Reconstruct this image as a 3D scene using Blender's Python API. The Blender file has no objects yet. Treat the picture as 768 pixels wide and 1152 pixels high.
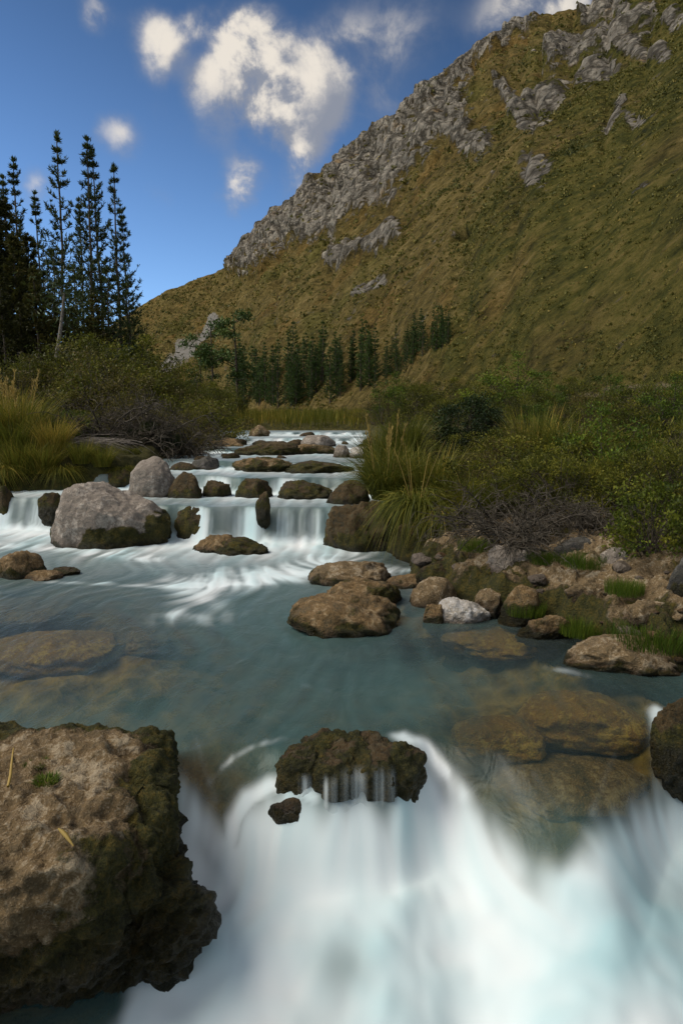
import bpy, math, random
import numpy as np
from mathutils import Vector
R = math.radians
random.seed(7)
RNG = np.random.default_rng(11)
sc = bpy.context.scene
COL = sc.collection

# ------------------------------------------------------------------ camera
PITCH = R(8.0); HC = 1.8; FPX = 768.0
CP, SP = math.cos(PITCH), math.sin(PITCH)
cam = bpy.data.cameras.new('camera'); camo = bpy.data.objects.new('camera', cam); COL.objects.link(camo)
cam.sensor_fit = 'VERTICAL'; cam.sensor_height = 36; cam.sensor_width = 24; cam.lens = 24
cam.clip_end = 5000; cam.clip_start = 0.05
camo.location = (0, 0, HC); camo.rotation_euler = (R(90) - PITCH, 0, 0)
sc.camera = camo

def ray(px, py):
    u = (np.asarray(px, float) - 384) / FPX; v = (576 - np.asarray(py, float)) / FPX
    return u, CP + v * SP, -SP + v * CP
def at_z(px, py, z):
    u, a, b = ray(px, py); t = (z - HC) / b
    return np.array([u * t, a * t, z])
def at_y(px, py, Y):
    u, a, b = ray(px, py); t = Y / a
    return np.array([u * t, Y + 0 * u, HC + b * t])
def px_at(px, Y, Z):
    t = Y * CP - (Z - HC) * SP
    return (px - 384) / FPX * t
def proj(x, y, z):
    t = np.maximum(y * CP - (z - HC) * SP, 1e-3)
    v = (y * SP + (z - HC) * CP) / t
    return 384 + FPX * x / t, 576 - FPX * v

# ------------------------------------------------------------------ noise
_perm = RNG.permutation(256); _perm = np.concatenate([_perm, _perm, _perm])
_g3 = RNG.normal(size=(256, 3)); _g3 /= np.linalg.norm(_g3, axis=1)[:, None]
_a2 = RNG.uniform(0, 2 * np.pi, 256); _g2 = np.stack([np.cos(_a2), np.sin(_a2)], 1)
def perlin2(x, y):
    xi = np.floor(x).astype(int); yi = np.floor(y).astype(int)
    fx = x - xi; fy = y - yi; xi &= 255; yi &= 255
    ux = fx * fx * fx * (fx * (fx * 6 - 15) + 10); uy = fy * fy * fy * (fy * (fy * 6 - 15) + 10)
    def g(dx, dy):
        h = _perm[_perm[xi + dx] + yi + dy]; v = _g2[h]
        return v[..., 0] * (fx - dx) + v[..., 1] * (fy - dy)
    a = g(0, 0) + ux * (g(1, 0) - g(0, 0)); b = g(0, 1) + ux * (g(1, 1) - g(0, 1))
    return 1.45 * (a + uy * (b - a))
def perlin3(p):
    i = np.floor(p).astype(int); f = p - i; i &= 255
    u = f * f * f * (f * (f * 6 - 15) + 10)
    def g(a, b, c):
        h = _perm[_perm[_perm[i[:, 0] + a] + i[:, 1] + b] + i[:, 2] + c]; v = _g3[h]
        return v[:, 0] * (f[:, 0] - a) + v[:, 1] * (f[:, 1] - b) + v[:, 2] * (f[:, 2] - c)
    def l(a, b, t): return a + t * (b - a)
    x00 = l(g(0, 0, 0), g(1, 0, 0), u[:, 0]); x10 = l(g(0, 1, 0), g(1, 1, 0), u[:, 0])
    x01 = l(g(0, 0, 1), g(1, 0, 1), u[:, 0]); x11 = l(g(0, 1, 1), g(1, 1, 1), u[:, 0])
    return 1.5 * l(l(x00, x10, u[:, 1]), l(x01, x11, u[:, 1]), u[:, 2])
def fbm2(x, y, o=4, gain=.5):
    s = 0; a = 1
    for k in range(o):
        s = s + a * perlin2(x + 17.3 * k, y - 9.1 * k); x = x * 2.03; y = y * 2.03; a *= gain
    return s
def fbm3(p, o=4, gain=.5):
    s = 0; a = 1
    for k in range(o):
        s = s + a * perlin3(p + 13.7 * k); p = p * 2.03; a *= gain
    return s
def ridge3(p, o=4, gain=.55):
    s = 0; a = 1
    for k in range(o):
        s = s + a * (1 - 2 * np.abs(perlin3(p + 13.7 * k))); p = p * 2.1; a *= gain
    return s
def sst(a, b, x):
    t = np.clip((x - a) / (b - a), 0, 1); return t * t * (3 - 2 * t)

def unit(v): v = np.asarray(v, float); return v / (np.linalg.norm(v, axis=-1, keepdims=True) + 1e-9)
# ------------------------------------------------------------------ mesh helpers
def make_mesh(name, V, F, mat=None, attrs=None, smooth=True):
    V = np.asarray(V, np.float32); F = np.asarray(F, np.int32)
    me = bpy.data.meshes.new(name)
    me.vertices.add(len(V)); me.vertices.foreach_set('co', V.ravel())
    n, k = F.shape
    me.loops.add(n * k); me.loops.foreach_set('vertex_index', F.ravel())
    me.polygons.add(n); me.polygons.foreach_set('loop_start', np.arange(0, n * k, k, dtype=np.int32))
    if smooth: me.polygons.foreach_set('use_smooth', np.ones(n, bool))
    me.update(calc_edges=True)
    if attrs:
        for an, av in attrs.items():
            a = me.attributes.new(an, 'FLOAT', 'POINT'); a.data.foreach_set('value', np.asarray(av, np.float32))
    if mat: me.materials.append(mat)
    return me
def link(name, me, parent=None, loc=(0, 0, 0)):
    o = bpy.data.objects.new(name, me); COL.objects.link(o)
    if parent: o.parent = parent
    o.location = loc
    return o
def tag(o, label=None, cat=None, group=None, kind=None):
    if label: o['label'] = label
    if cat: o['category'] = cat
    if group: o['group'] = group
    if kind: o['kind'] = kind
    return o
def thing(name, label, cat, loc=(0, 0, 0), rz=0, sc_=(1, 1, 1), group=None):
    o = bpy.data.objects.new(name, None); COL.objects.link(o)
    o.location = loc; o.rotation_euler = (0, 0, rz); o.scale = sc_; o.empty_display_size = .2
    return tag(o, label, cat, group)
def grid_faces(nr, nc):
    i = np.arange(nr - 1)[:, None] * nc + np.arange(nc - 1)[None, :]
    return np.stack([i, i + 1, i + 1 + nc, i + nc], -1).reshape(-1, 4)

class MB:
    """collects quads"""
    def __init__(s): s.v = []; s.f = []; s.a = []; s.n = 0
    def add(s, V, F, a):
        V = np.asarray(V, float); s.v.append(V); s.f.append(np.asarray(F) + s.n); s.n += len(V)
        s.a.append(np.broadcast_to(np.asarray(a, float), (len(V),)))
    def tube(s, P, rad, sides=5, a=0.5):
        P = np.asarray(P, float); n = len(P); rad = np.broadcast_to(np.asarray(rad, float), (n,))
        T = np.gradient(P, axis=0); T /= np.linalg.norm(T, axis=1)[:, None] + 1e-9
        ref = np.where(np.abs(T[:, 2:3]) > .9, [[1., 0, 0]], [[0, 0, 1.]])
        A = np.cross(T, ref); A /= np.linalg.norm(A, axis=1)[:, None] + 1e-9; B = np.cross(T, A)
        th = np.arange(sides) * 2 * np.pi / sides
        V = P[:, None, :] + rad[:, None, None] * (np.cos(th)[None, :, None] * A[:, None] + np.sin(th)[None, :, None] * B[:, None])
        i = np.arange(n - 1)[:, None] * sides; j = np.arange(sides)[None, :]; j2 = (j + 1) % sides
        F = np.stack([i + j, i + j2, i + sides + j2, i + sides + j], -1).reshape(-1, 4)
        s.add(V.reshape(-1, 3), F, a)
    def leaves(s, C, D, L, W, a, fold=.15):
        """diamond leaves: base C, unit direction D, length L, width W, tone a"""
        n = len(C); L = np.broadcast_to(L, (n,))[:, None]; W = np.broadcast_to(W, (n,))[:, None]
        rnd = RNG.normal(size=(n, 3)); S = np.cross(D, rnd); S /= np.linalg.norm(S, axis=1)[:, None] + 1e-9
        N = np.cross(D, S)
        mid = C + D * L * .5 + N * L * fold
        V = np.stack([C, mid + S * W * .5, C + D * L, mid - S * W * .5], 1).reshape(-1, 3)
        F = np.arange(4 * n).reshape(n, 4)
        s.add(V, F, np.repeat(np.broadcast_to(a, (n,)), 4))
    def ribbons(s, P, W, a):
        """P (n,k,3) centre lines, W (n,k) widths"""
        n, k, _ = P.shape
        T = P[:, -1] - P[:, 0]; S = np.stack([-T[:, 1], T[:, 0], 0 * T[:, 0]], 1) + RNG.normal(size=(n, 3)) * .25 * np.linalg.norm(T, axis=1)[:, None]
        S /= np.linalg.norm(S, axis=1)[:, None] + 1e-9
        V = np.stack([P - S[:, None] * W[..., None] * .5, P + S[:, None] * W[..., None] * .5], 2).reshape(-1, 3)
        b = np.arange(n)[:, None] * 2 * k + np.arange(k - 1)[None, :] * 2
        F = np.stack([b, b + 1, b + 3, b + 2], -1).reshape(-1, 4)
        s.add(V, F, np.repeat(np.broadcast_to(a, (n,)), 2 * k))
    def mesh(s, name, mat, smooth=True):
        return make_mesh(name, np.concatenate(s.v), np.concatenate(s.f), mat, {'tone': np.concatenate(s.a)}, smooth)

# ------------------------------------------------------------------ materials
def new_mat(name):
    m = bpy.data.materials.new(name); m.use_nodes = True
    nt = m.node_tree; nt.nodes.clear()
    out = nt.nodes.new('ShaderNodeOutputMaterial')
    return m, nt, out
class NB:
    def __init__(s, nt): s.nt = nt
    def n(s, t, **kw):
        nd = s.nt.nodes.new(t)
        for k, v in kw.items(): setattr(nd, k, v)
        return nd
    def l(s, a, b): s.nt.links.new(a, b)
    def setin(s, nd, i, v):
        if hasattr(v, 'is_output') or isinstance(v, bpy.types.NodeSocket): s.l(v, nd.inputs[i])
        else: nd.inputs[i].default_value = v
    def attr(s, name): return s.n('ShaderNodeAttribute', attribute_name=name).outputs['Fac']
    def obj(s): return s.n('ShaderNodeTexCoord').outputs['Object']
    def pos(s): return s.n('ShaderNodeNewGeometry').outputs['Position']
    def noise(s, vec, scale, det=4, rough=.55, dist=0, w=None):
        nd = s.n('ShaderNodeTexNoise'); s.l(vec, nd.inputs['Vector'])
        nd.inputs['Scale'].default_value = scale; nd.inputs['Detail'].default_value = det
        nd.inputs['Roughness'].default_value = rough; nd.inputs['Distortion'].default_value = dist
        return nd.outputs['Fac']
    def vor(s, vec, scale, feature='F1', out='Distance'):
        nd = s.n('ShaderNodeTexVoronoi', feature=feature); s.l(vec, nd.inputs['Vector']); nd.inputs['Scale'].default_value = scale
        return nd.outputs[out]
    def m(s, op, a, b=0.0, c=0.0, clamp=False):
        nd = s.n('ShaderNodeMath', operation=op, use_clamp=clamp)
        s.setin(nd, 0, a); s.setin(nd, 1, b); s.setin(nd, 2, c)
        return nd.outputs[0]
    def ss(s, v, lo, hi, a=0.0, b=1.0):
        nd = s.n('ShaderNodeMapRange', interpolation_type='SMOOTHSTEP'); s.setin(nd, 0, v)
        for i, q in ((1, lo), (2, hi), (3, a), (4, b)): s.setin(nd, i, q)
        return nd.outputs[0]
    def mix(s, f, a, b, mode='MIX'):
        nd = s.n('ShaderNodeMix', data_type='RGBA', blend_type=mode); s.setin(nd, 0, f)
        for i, v in ((6, a), (7, b)):
            if isinstance(v, tuple): nd.inputs[i].default_value = (*v, 1) if len(v) == 3 else v
            else: s.l(v, nd.inputs[i])
        return nd.outputs[2]
    def ramp(s, f, stops):
        nd = s.n('ShaderNodeValToRGB'); s.setin(nd, 0, f); e = nd.color_ramp.elements
        while len(e) < len(stops): e.new(.5)
        for q, (p, c) in zip(e, stops): q.position = p; q.color = (*c, 1)
        return nd.outputs[0]
    def bump(s, h, st, dist):
        nd = s.n('ShaderNodeBump'); s.l(h, nd.inputs['Height']); nd.inputs['Strength'].default_value = st; nd.inputs['Distance'].default_value = dist
        return nd.outputs[0]
    def pbsdf(s, col, rough, normal=None, spec=.3):
        nd = s.n('ShaderNodeBsdfPrincipled'); s.setin(nd, 'Base Color', (*col, 1) if isinstance(col, tuple) else col)
        s.setin(nd, 'Roughness', rough); nd.inputs['Specular IOR Level'].default_value = spec
        if normal is not None: s.l(normal, nd.inputs['Normal'])
        return nd.outputs[0]
    def mixs(s, f, a, b):
        nd = s.n('ShaderNodeMixShader'); s.setin(nd, 0, f); s.l(a, nd.inputs[1]); s.l(b, nd.inputs[2]); return nd.outputs[0]

def leaf_mat(name, stops, trans=.3, rough=.55, hue=.38):
    m, nt, out = new_mat(name); b = NB(nt)
    oi = b.n('ShaderNodeObjectInfo').outputs['Random']
    f = b.m('ADD', b.attr('tone'), b.m('MULTIPLY', b.m('SUBTRACT', oi, .5), hue), clamp=True)
    c = b.ramp(f, stops)
    p = b.pbsdf(c, rough, spec=.15)
    t = b.n('ShaderNodeBsdfTranslucent'); b.l(b.mix(.5, c, (.12, .13, .02), 'MIX'), t.inputs[0])
    b.l(b.mixs(trans, p, t.outputs[0]), out.inputs[0])
    return m
def bark_mat(name, c1, c2):
    m, nt, out = new_mat(name); b = NB(nt); o = b.obj()
    n = b.noise(o, 9, 5, .6)
    b.l(b.pbsdf(b.mix(b.ss(n, .35, .65), c1, c2), .9, b.bump(n, .5, .05), .1), out.inputs[0])
    return m

def rock_mat(name, ca, cb, cc, mossc=((.010, .011, .002), (.052, .050, .008), (.17, .115, .018)), scale=1.0):
    """dry stone ca/cb with stains cc; attributes moss and wet"""
    m, nt, out = new_mat(name); b = NB(nt); o = b.obj()
    n1 = b.noise(o, 3.2 * scale, 7, .62, .4); n2 = b.noise(o, 22 * scale, 6, .7); n3 = b.noise(o, 90 * scale, 3, .6)
    v = b.vor(o, 16 * scale); n4 = b.noise(o, 8.5 * scale, 8, .72, .8)
    f = b.m('ADD', b.m('ADD', b.m('MULTIPLY', n1, .30), b.m('MULTIPLY', n4, .40)), b.m('ADD', b.m('MULTIPLY', n2, .20), b.m('MULTIPLY', n3, .10)))
    dk = tuple(q * .30 for q in cc); hi = tuple(min(.8, q * 1.25) for q in cb)
    col = b.ramp(f, [(.36, dk), (.43, ca), (.50, cc), (.55, cb), (.64, hi)])
    col = b.mix(b.ss(v, .30, .06, 0, .45), col, dk)
    col = b.mix(b.ss(n3, .50, .72, 0, .4), col, hi)
    mn = b.noise(o, 11 * scale, 6, .65); mf = b.noise(o, 60 * scale, 4, .7)
    mossf = b.ss(b.m('ADD', b.attr('moss'), b.m('MULTIPLY', b.m('SUBTRACT', b.m('ADD', b.m('MULTIPLY', mn, .6), b.m('MULTIPLY', n1, .4)), .5), 1.7)), .42, .62)
    mc = b.ramp(b.m('ADD', b.m('MULTIPLY', mn, .55), b.m('MULTIPLY', mf, .45)), [(.34, mossc[0]), (.5, mossc[1]), (.68, mossc[2])])
    col = b.mix(mossf, col, mc)
    wet = b.attr('wet')
    col = b.mix(wet, col, b.mix(1, col, (.38, .34, .30), 'MULTIPLY'))
    rough = b.ss(wet, 0, 1, .88, .45)
    h = b.m('ADD', b.m('ADD', b.m('MULTIPLY', n2, .8), b.m('MULTIPLY', n3, .25)), b.m('MULTIPLY', b.m('MULTIPLY', mf, mossf), 1.2))
    h = b.m('ADD', h, b.m('MULTIPLY', v, .35))
    b.l(b.pbsdf(col, rough, b.bump(h, 1.0, .05 / scale), .3), out.inputs[0])
    return m

M = {}
M['travertine'] = rock_mat('travertine', (.115, .082, .042), (.33, .262, .170), (.165, .108, .048))
M['granite'] = rock_mat('granite', (.25, .21, .17), (.40, .345, .285), (.20, .165, .13), scale=.8)
M['brown_rock'] = rock_mat('brown_rock', (.085, .062, .030), (.27, .195, .105), (.16, .095, .035))
M['white_rock'] = rock_mat('white_rock', (.48, .46, .43), (.62, .60, .57), (.36, .31, .24), scale=.8)
M['slate'] = rock_mat('slate', (.05, .047, .043), (.11, .10, .09), (.07, .065, .05))
M['moss_rock'] = rock_mat('moss_rock', (.028, .024, .012), (.075, .06, .03), (.07, .042, .014))
M['gold_rock'] = rock_mat('gold_rock', (.24, .15, .03), (.40, .26, .06), (.24, .12, .025), mossc=((.05, .04, .006), (.11, .09, .012), (.2, .14, .02)))

M['bark'] = bark_mat('bark', (.045, .035, .026), (.11, .09, .07))
M['pale_bark'] = bark_mat('pale_bark', (.13, .11, .09), (.22, .19, .16))
M['twig'] = bark_mat('twig', (.035, .029, .020), (.10, .085, .066))
M['needle'] = leaf_mat('needle', [(0, (0.0150, 0.0248, 0.0104)), (.55, (0.0420, 0.0651, 0.0208)), (1, (0.0930, 0.1116, 0.0312))], .15)
M['needle_brown'] = leaf_mat('needle_brown', [(0, (0.0204, 0.0208, 0.0070)), (.55, (0.0544, 0.0544, 0.0140)), (1, (0.1445, 0.1120, 0.0280))], .15)
M['conifer'] = leaf_mat('conifer', [(0, (0.0182, 0.0378, 0.0110)), (.55, (0.0442, 0.0837, 0.0198)), (1, (0.1170, 0.1620, 0.0385))], .15)
M['olive_leaf'] = leaf_mat('olive_leaf', [(0, (0.0244, 0.0281, 0.0048)), (.5, (0.0781, 0.0859, 0.0106)), (1, (0.2034, 0.1818, 0.0190))])
M['green_leaf'] = leaf_mat('green_leaf', [(0, (0.0189, 0.0384, 0.0057)), (.5, (0.0662, 0.1087, 0.0103)), (1, (0.1733, 0.2239, 0.0229))])
M['bright_leaf'] = leaf_mat('bright_leaf', [(0, (0.0374, 0.0548, 0.0062)), (.5, (0.1061, 0.1278, 0.0125)), (1, (0.2621, 0.2434, 0.0312))])
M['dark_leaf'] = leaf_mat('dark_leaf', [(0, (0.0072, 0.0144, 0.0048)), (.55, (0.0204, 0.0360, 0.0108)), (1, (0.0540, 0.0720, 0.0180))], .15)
M['yellow_leaf'] = leaf_mat('yellow_leaf', [(0, (.05, .05, .006)), (.5, (.13, .12, .012)), (1, (.30, .24, .02))])
M['brown_leaf'] = leaf_mat('brown_leaf', [(0, (0.0290, 0.0231, 0.0071)), (.5, (0.0885, 0.0708, 0.0167)), (1, (0.1932, 0.1463, 0.0333))])
M['grass'] = leaf_mat('grass', [(0, (0.0345, 0.0437, 0.0063)), (.5, (0.1150, 0.1207, 0.0144)), (.8, (0.2300, 0.1840, 0.0270)), (1, (0.4140, 0.2760, 0.0540))])
M['lawn'] = leaf_mat('lawn', [(0, (.02, .045, .005)), (.6, (.07, .12, .012)), (1, (.16, .19, .02))])
M['straw'] = leaf_mat('straw', [(0, (.14, .10, .03)), (.5, (.30, .21, .06)), (1, (.5, .34, .10))], .2)
M['hill_tuft'] = leaf_mat('hill_tuft', [(0, (0.0216, 0.0284, 0.0081)), (.35, (0.0675, 0.0743, 0.0162)), (.7, (0.1620, 0.1350, 0.0270)), (1, (0.3510, 0.2565, 0.0675))], .1)

# ------------------------------------------------------------------ river geometry (plan)
XR_Y = [0, 3.0, 3.9, 4.4, 4.76, 5.4, 6.1, 6.8, 7.3, 8.2, 9, 10, 12, 16, 20, 28, 34]
XR_X = [2.9, 2.6, 2.4, 2.6, 2.45, 1.95, 1.3, 1.0, .85, .75, .6, .4, .3, .5, .75, 1.0, 1.0]
XL_Y = [0, 4, 8, 10, 11.3, 11.9, 12.4, 13, 14, 20, 28, 34]
XL_X = [-3.5, -4.2, -5.8, -7.2, -7.2, -6.2, -4.7, -4.0, -3.6, -4.6, -5, -5]
def xr(y): return np.interp(y, XR_Y, XR_X)
def xl(y): return np.interp(y, XL_Y, XL_X)
LIPS = [  # (xs, ys, drop, run)
    ([-7, -6, -4.2, -3.5, -2.2, -1, 0, .6], [11.5, 11.2, 11.0, 10.6, 10.0, 9.95, 9.85, 9.85], .475, .34),
    ([-7, -3, -2.2, -1.9, -1, 0, .5], [12.9, 12.7, 12.2, 11.9, 11.8, 11.85, 11.8], .255, .24),
    ([-5, -2, 0, 1], [14.6, 14.2, 14.0, 14.0], .133, .3),
    ([-5, -3, 0, 1], [18.8, 18.2, 18.5, 18.4], .11, .4),
    ([-5, -1, 1], [22.4, 22.9, 22.7], .107, .5),
    ([-5, -1, 1], [27.5, 27, 26.8], .09, .6)]
L0X = [-2, -.75, -.62, -.5, -.36, -.28, .33, .42, .55, .75, .95, 1.15, 1.35, 1.6, 1.85, 2.2, 3]
L0Y = [3.3, 3.5, 3.62, 3.64, 3.56, 3.50, 3.50, 3.66, 3.78, 3.68, 3.55, 3.42, 3.5, 3.75, 3.95, 4.05, 4.1]
L0R_ = [.5, .5, .62, .65, .55, .50, .50, .46, .5, .7, .85, .95, .8, .6, .5, .45, .45]
_lx = np.linspace(-4, 5, 1801); _gk = np.exp(-np.linspace(-3, 3, 157) ** 2 / 2); _gk /= _gk.sum()
L0Yd = np.convolve(np.interp(_lx, L0X, L0Y), _gk, 'same'); L0Rd = np.convolve(np.interp(_lx, L0X, L0R_), _gk, 'same')
L0Yd[:90] = L0Yd[90]; L0Yd[-90:] = L0Yd[-91]; L0Rd[:90] = L0Rd[90]; L0Rd[-90:] = L0Rd[-91]
def lip_y(k, x):
    xs, ys, d, r = LIPS[k]
    return np.interp(x, xs, ys) + (.16 if k == 0 else .30) * perlin2(x * 1.5 + 31 * k, x * 0 + 3.3) + .05 * perlin2(x * 6 + 31 * k, x * 0 + 7.3)
def water_level(x, y):
    z = np.zeros_like(x)
    for k, (xs, ys, d, r) in enumerate(LIPS):
        z = z + d * sst(0, 1, (y - (lip_y(k, x) - r)) / r)
    y0 = np.interp(x, _lx, L0Yd) + .03 * perlin2(x * 5, x * 0); r0 = np.interp(x, _lx, L0Rd)
    s = (y0 - y) / r0
    z = z - .50 * sst(0, 1, s) - .40 * np.clip((y0 - .7 * r0 - y) / 1.0, 0, 1.3) ** 1.6
    return z

# ------------------------------------------------------------------ water sheet
NR, NC = 700, 520
yy = 2.15 * (34 / 2.15) ** (np.linspace(0, 1, NR))
uu = np.linspace(-1, 1, NC)
Y = np.repeat(yy[:, None], NC, 1); X = uu[None, :] * (Y * .60 + .55)
W0 = water_level(X, Y)
# flow field, then streaks by averaging noise along the streamlines (what a long exposure of flowing water looks like)
def flow(x, y):
    e = .02
    n1 = perlin2(x * .9, y * .55); nx = perlin2(x * .9 + e, y * .55); ny = perlin2(x * .9, y * .55 + e)
    cx = (ny - n1) / e; cy = -(nx - n1) / e
    pool = sst(4.1, 5.2, y) * (1 - sst(8.2, 9.4, y))
    vx = .42 * cx * pool; vy = -1 + .35 * cy * pool
    m = np.exp(-((y - 3.75) / .45) ** 2)
    vx = vx + m * .9 * np.tanh((x - .03) * 5) * np.exp(-((x - .03) / .5) ** 2)
    fg = 1 - sst(2.9, 3.4, y)
    vx = vx + fg * (1.3 * (x - .30)) + fg * .3 * perlin2(x * 2, y * 2)
    ch = np.exp(-((x + .5) / .2) ** 2) * (1 - sst(3.4, 3.7, y)); vx = vx + ch * .6
    l = np.sqrt(vx * vx + vy * vy) + 1e-6
    return vx / l, vy / l
def lic(x, y, fr, L, n=22, seed=0.):
    acc = perlin2(x * fr + seed, y * fr)
    for sgn in (1, -1):
        a, b = x.copy(), y.copy()
        for i in range(n // 2):
            vx, vy = flow(a, b); h = sgn * L / n
            a = a + vx * h; b = b + vy * h
            acc = acc + perlin2(a * fr + seed, b * fr)
    return acc / (n + 1) * 3.0
near = sst(3.0, 6.5, Y)
S1 = lic(X, Y, 7.0, .9, seed=3.)         # broad streaks
S2 = lic(X, Y, 19.0, .8, seed=11.)       # fine streaks
PX, PY = proj(X, Y, W0)
# foam: white where the water is broken
Wn = 0 * X
for k, (xs, ys, d, r) in enumerate(LIPS):
    ly = lip_y(k, X); s = ly - Y
    streams = np.clip(.50 + 1.25 * perlin2(X * 2.6 + 9 * k, X * 0 + 2.2 * k) + .5 * S2, 0, 1.15)
    dec = [1.35, 1.3, 1.3, 2.2, 2.4, 2.4][k]
    face = sst(-.08, .16, s) * (1 - sst(r * .8, r * 1.3, s)) * streams
    base = sst(r * .5, r * 1.0, s) * np.exp(-np.clip(s - r, 0, 99) / dec) * (1.05 + .45 * S1)
    Wn = np.maximum(Wn, np.maximum(face * .95, base * (.95 if k < 2 else .85)))
plume = lambda cx, cy, rx, ry: np.exp(-((PX - cx) / rx) ** 2 - ((PY - cy) / ry) ** 2)
def stroke(pts, w, val):
    """soft stroke on the water between points given by where they show in the photograph"""
    G = [at_z(a, b, 0.) for a, b in pts]; best = np.full(X.shape, 9e9)
    for p, q in zip(G[:-1], G[1:]):
        dx, dy = q[0] - p[0], q[1] - p[1]; t = np.clip(((X - p[0]) * dx + (Y - p[1]) * dy) / (dx * dx + dy * dy), 0, 1)
        best = np.minimum(best, (X - p[0] - t * dx) ** 2 + (Y - p[1] - t * dy) ** 2)
    return val * np.exp(-best / (w * w))
pool_f = 0
for pts, w, v in [([(250, 655), (330, 640), (400, 615)], .55, .75), ([(0, 612), (90, 618), (170, 628)], .38, .8), ([(60, 655), (190, 660), (300, 655)], .10, .45),
                  ([(200, 690), (240, 700)], .16, .35), ([(170, 640), (260, 690)], .18, .3), ([(300, 650), (420, 640)], .3, .5),
                  ([(330, 768), (430, 795)], .05, .35), ([(455, 640), (420, 655)], .12, .5), ([(250, 640), (180, 700)], .2, .28), ([(620, 752), (660, 760)], .07, .4)]:
    pool_f = pool_f + stroke(pts, w, v)
Wn = Wn * (1 - .9 * np.exp(-((PX - 432) / 40) ** 2 - ((PY - 632) / 20) ** 2))
pool_f = pool_f + .22 * sst(.55, 1.7, S1 + .7 * S2) * sst(4.3, 5.2, Y) * (1 - sst(8.8, 9.6, Y))
Wn = np.maximum(Wn, pool_f * np.clip(.75 + .75 * S1 + .35 * S2, .1, 1.4))
BX = [0, 130, 160, 180, 195, 225, 245, 258, 266, 280, 300, 330, 350, 380, 420, 450, 470, 485, 500, 520, 550, 575, 600, 630, 650, 700, 745, 768, 800, 900]
BY = [1230, 1150, 1070, 985, 905, 918, 950, 962, 940, 905, 885, 880, 895, 905, 900, 890, 842, 842, 862, 882, 905, 938, 968, 970, 936, 912, 888, 868, 850, 820]
bd = PY - np.interp(PX, BX, BY)
fg = sst(-30, 58, bd + 20 * S1 + 22 * S2) * (1 - sst(4.0, 4.3, Y))
def pstroke(pts, w, val):
    best = np.full(X.shape, 9e9)
    for p, q in zip(pts[:-1], pts[1:]):
        dx, dy = q[0] - p[0], q[1] - p[1]; t = np.clip(((PX - p[0]) * dx + (PY - p[1]) * dy) / (dx * dx + dy * dy), 0, 1)
        best = np.minimum(best, (PX - p[0] - t * dx) ** 2 + (PY - p[1] - t * dy) ** 2)
    return val * np.exp(-best / (w * w))
chute = (pstroke([(186, 872), (215, 900), (245, 940), (270, 985)], 15, .62) + pstroke([(205, 930), (250, 965), (300, 1010)], 20, .8)) * (1 - sst(3.7, 3.9, Y))
arc = stroke([(446, 828), (478, 850), (505, 890)], .05, .8)  + stroke([(742, 800), (748, 850)], .06, .55)
fg = np.maximum(fg, np.maximum(chute * np.clip(.9 + .8 * S2, 0, 1.3), arc * np.clip(.8 + .6 * S2, 0, 1.2)))
def blur(A, n, ax):
    k = np.hanning(2 * n + 3)[1:-1]; k /= k.sum()
    pad = [(n, n) if a == ax else (0, 0) for a in (0, 1)]
    B = np.pad(A, pad, mode='edge'); out_ = np.zeros_like(A)
    for q, kv in enumerate(k): out_ += kv * np.take(B, np.arange(q, q + A.shape[ax]), ax)
    return out_
fg = blur(blur(fg, 3, 1), 3, 0)
lowf = lic(X, Y, 2.6, .7, n=14, seed=40.)
mist = sst(45, 150, bd) * (1 - sst(3.6, 3.9, Y)); S1m = S1 * (1 - .8 * mist); S2m = S2 * (1 - .9 * mist)
bil = blur(blur(fbm2(X * 2.4 + .12 * S1, Y * 2.7, 3), 5, 1), 5, 0); bil2 = blur(blur(fbm2(X * 5.5 + 8, Y * 6.0, 2), 4, 1), 4, 0)
gaps = .40 * plume(385, 1085, 40, 40) + .25 * plume(760, 1010, 60, 70) + .25 * plume(345, 1165, 60, 40)
body_ = np.clip(.92 - gaps + .13 * S1m + .12 * S2m + mist * (.10 * bil + .05 * bil2), 0, 1)
curl = pstroke([(258, 1000), (257, 960), (264, 925), (280, 900), (305, 886), (335, 888), (350, 910)], 13, .95) - pstroke([(288, 930), (318, 925), (345, 925)], 11, .45)
lines = sum(pstroke(p_, w_, v_) for p_, w_, v_ in [([(478, 838), (497, 862), (520, 892)], 10, .4), ([(455, 826), (480, 840), (500, 866)], 6, .55), ([(600, 870), (640, 930)], 5, .16), ([(560, 850), (600, 920)], 6, .14),
            ([(690, 850), (665, 915)], 6, .15), ([(735, 800), (745, 840), (752, 870)], 8, .5), ([(250, 862), (280, 842), (320, 830)], 4, .25), ([(236, 880), (262, 850), (300, 834)], 4, .18), ([(220, 830), (232, 870), (244, 900)], 5, .15)])
fg = np.clip(np.maximum(fg, curl * (1 - sst(3.65, 3.8, Y))) + lines * np.clip(.8 + .6 * S2, 0, 1.3) * (1 - sst(4.4, 4.8, Y)), 0, 1) * body_
foam = np.clip(np.maximum(Wn * sst(3.9, 5, Y), fg), 0, 1)
tealv = np.clip(.36 + .30 * lowf * (1 - .6 * mist) + .26 * S1m + .18 * S2m + mist * (.42 * bil + .16 * bil2) + .55 * plume(740, 1040, 110, 90) + .2 * plume(560, 1100, 220, 60), 0, 1)
rough_amp = .010 * np.clip(Y / 4, .6, 3)
Z = W0 + foam * (.012 * S1m + .012 * lowf * (1 - mist) + mist * (.045 * bil + .006 * bil2)) + .0018 * S1 * (1 + near * 2)
# the tall white hump beside the small drop
tx, ty, _ = at_z(380, 985, -.55)
Z += .07 * np.exp(-((X - tx) / .35) ** 2 - ((Y - ty) / .2) ** 2)
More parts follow.
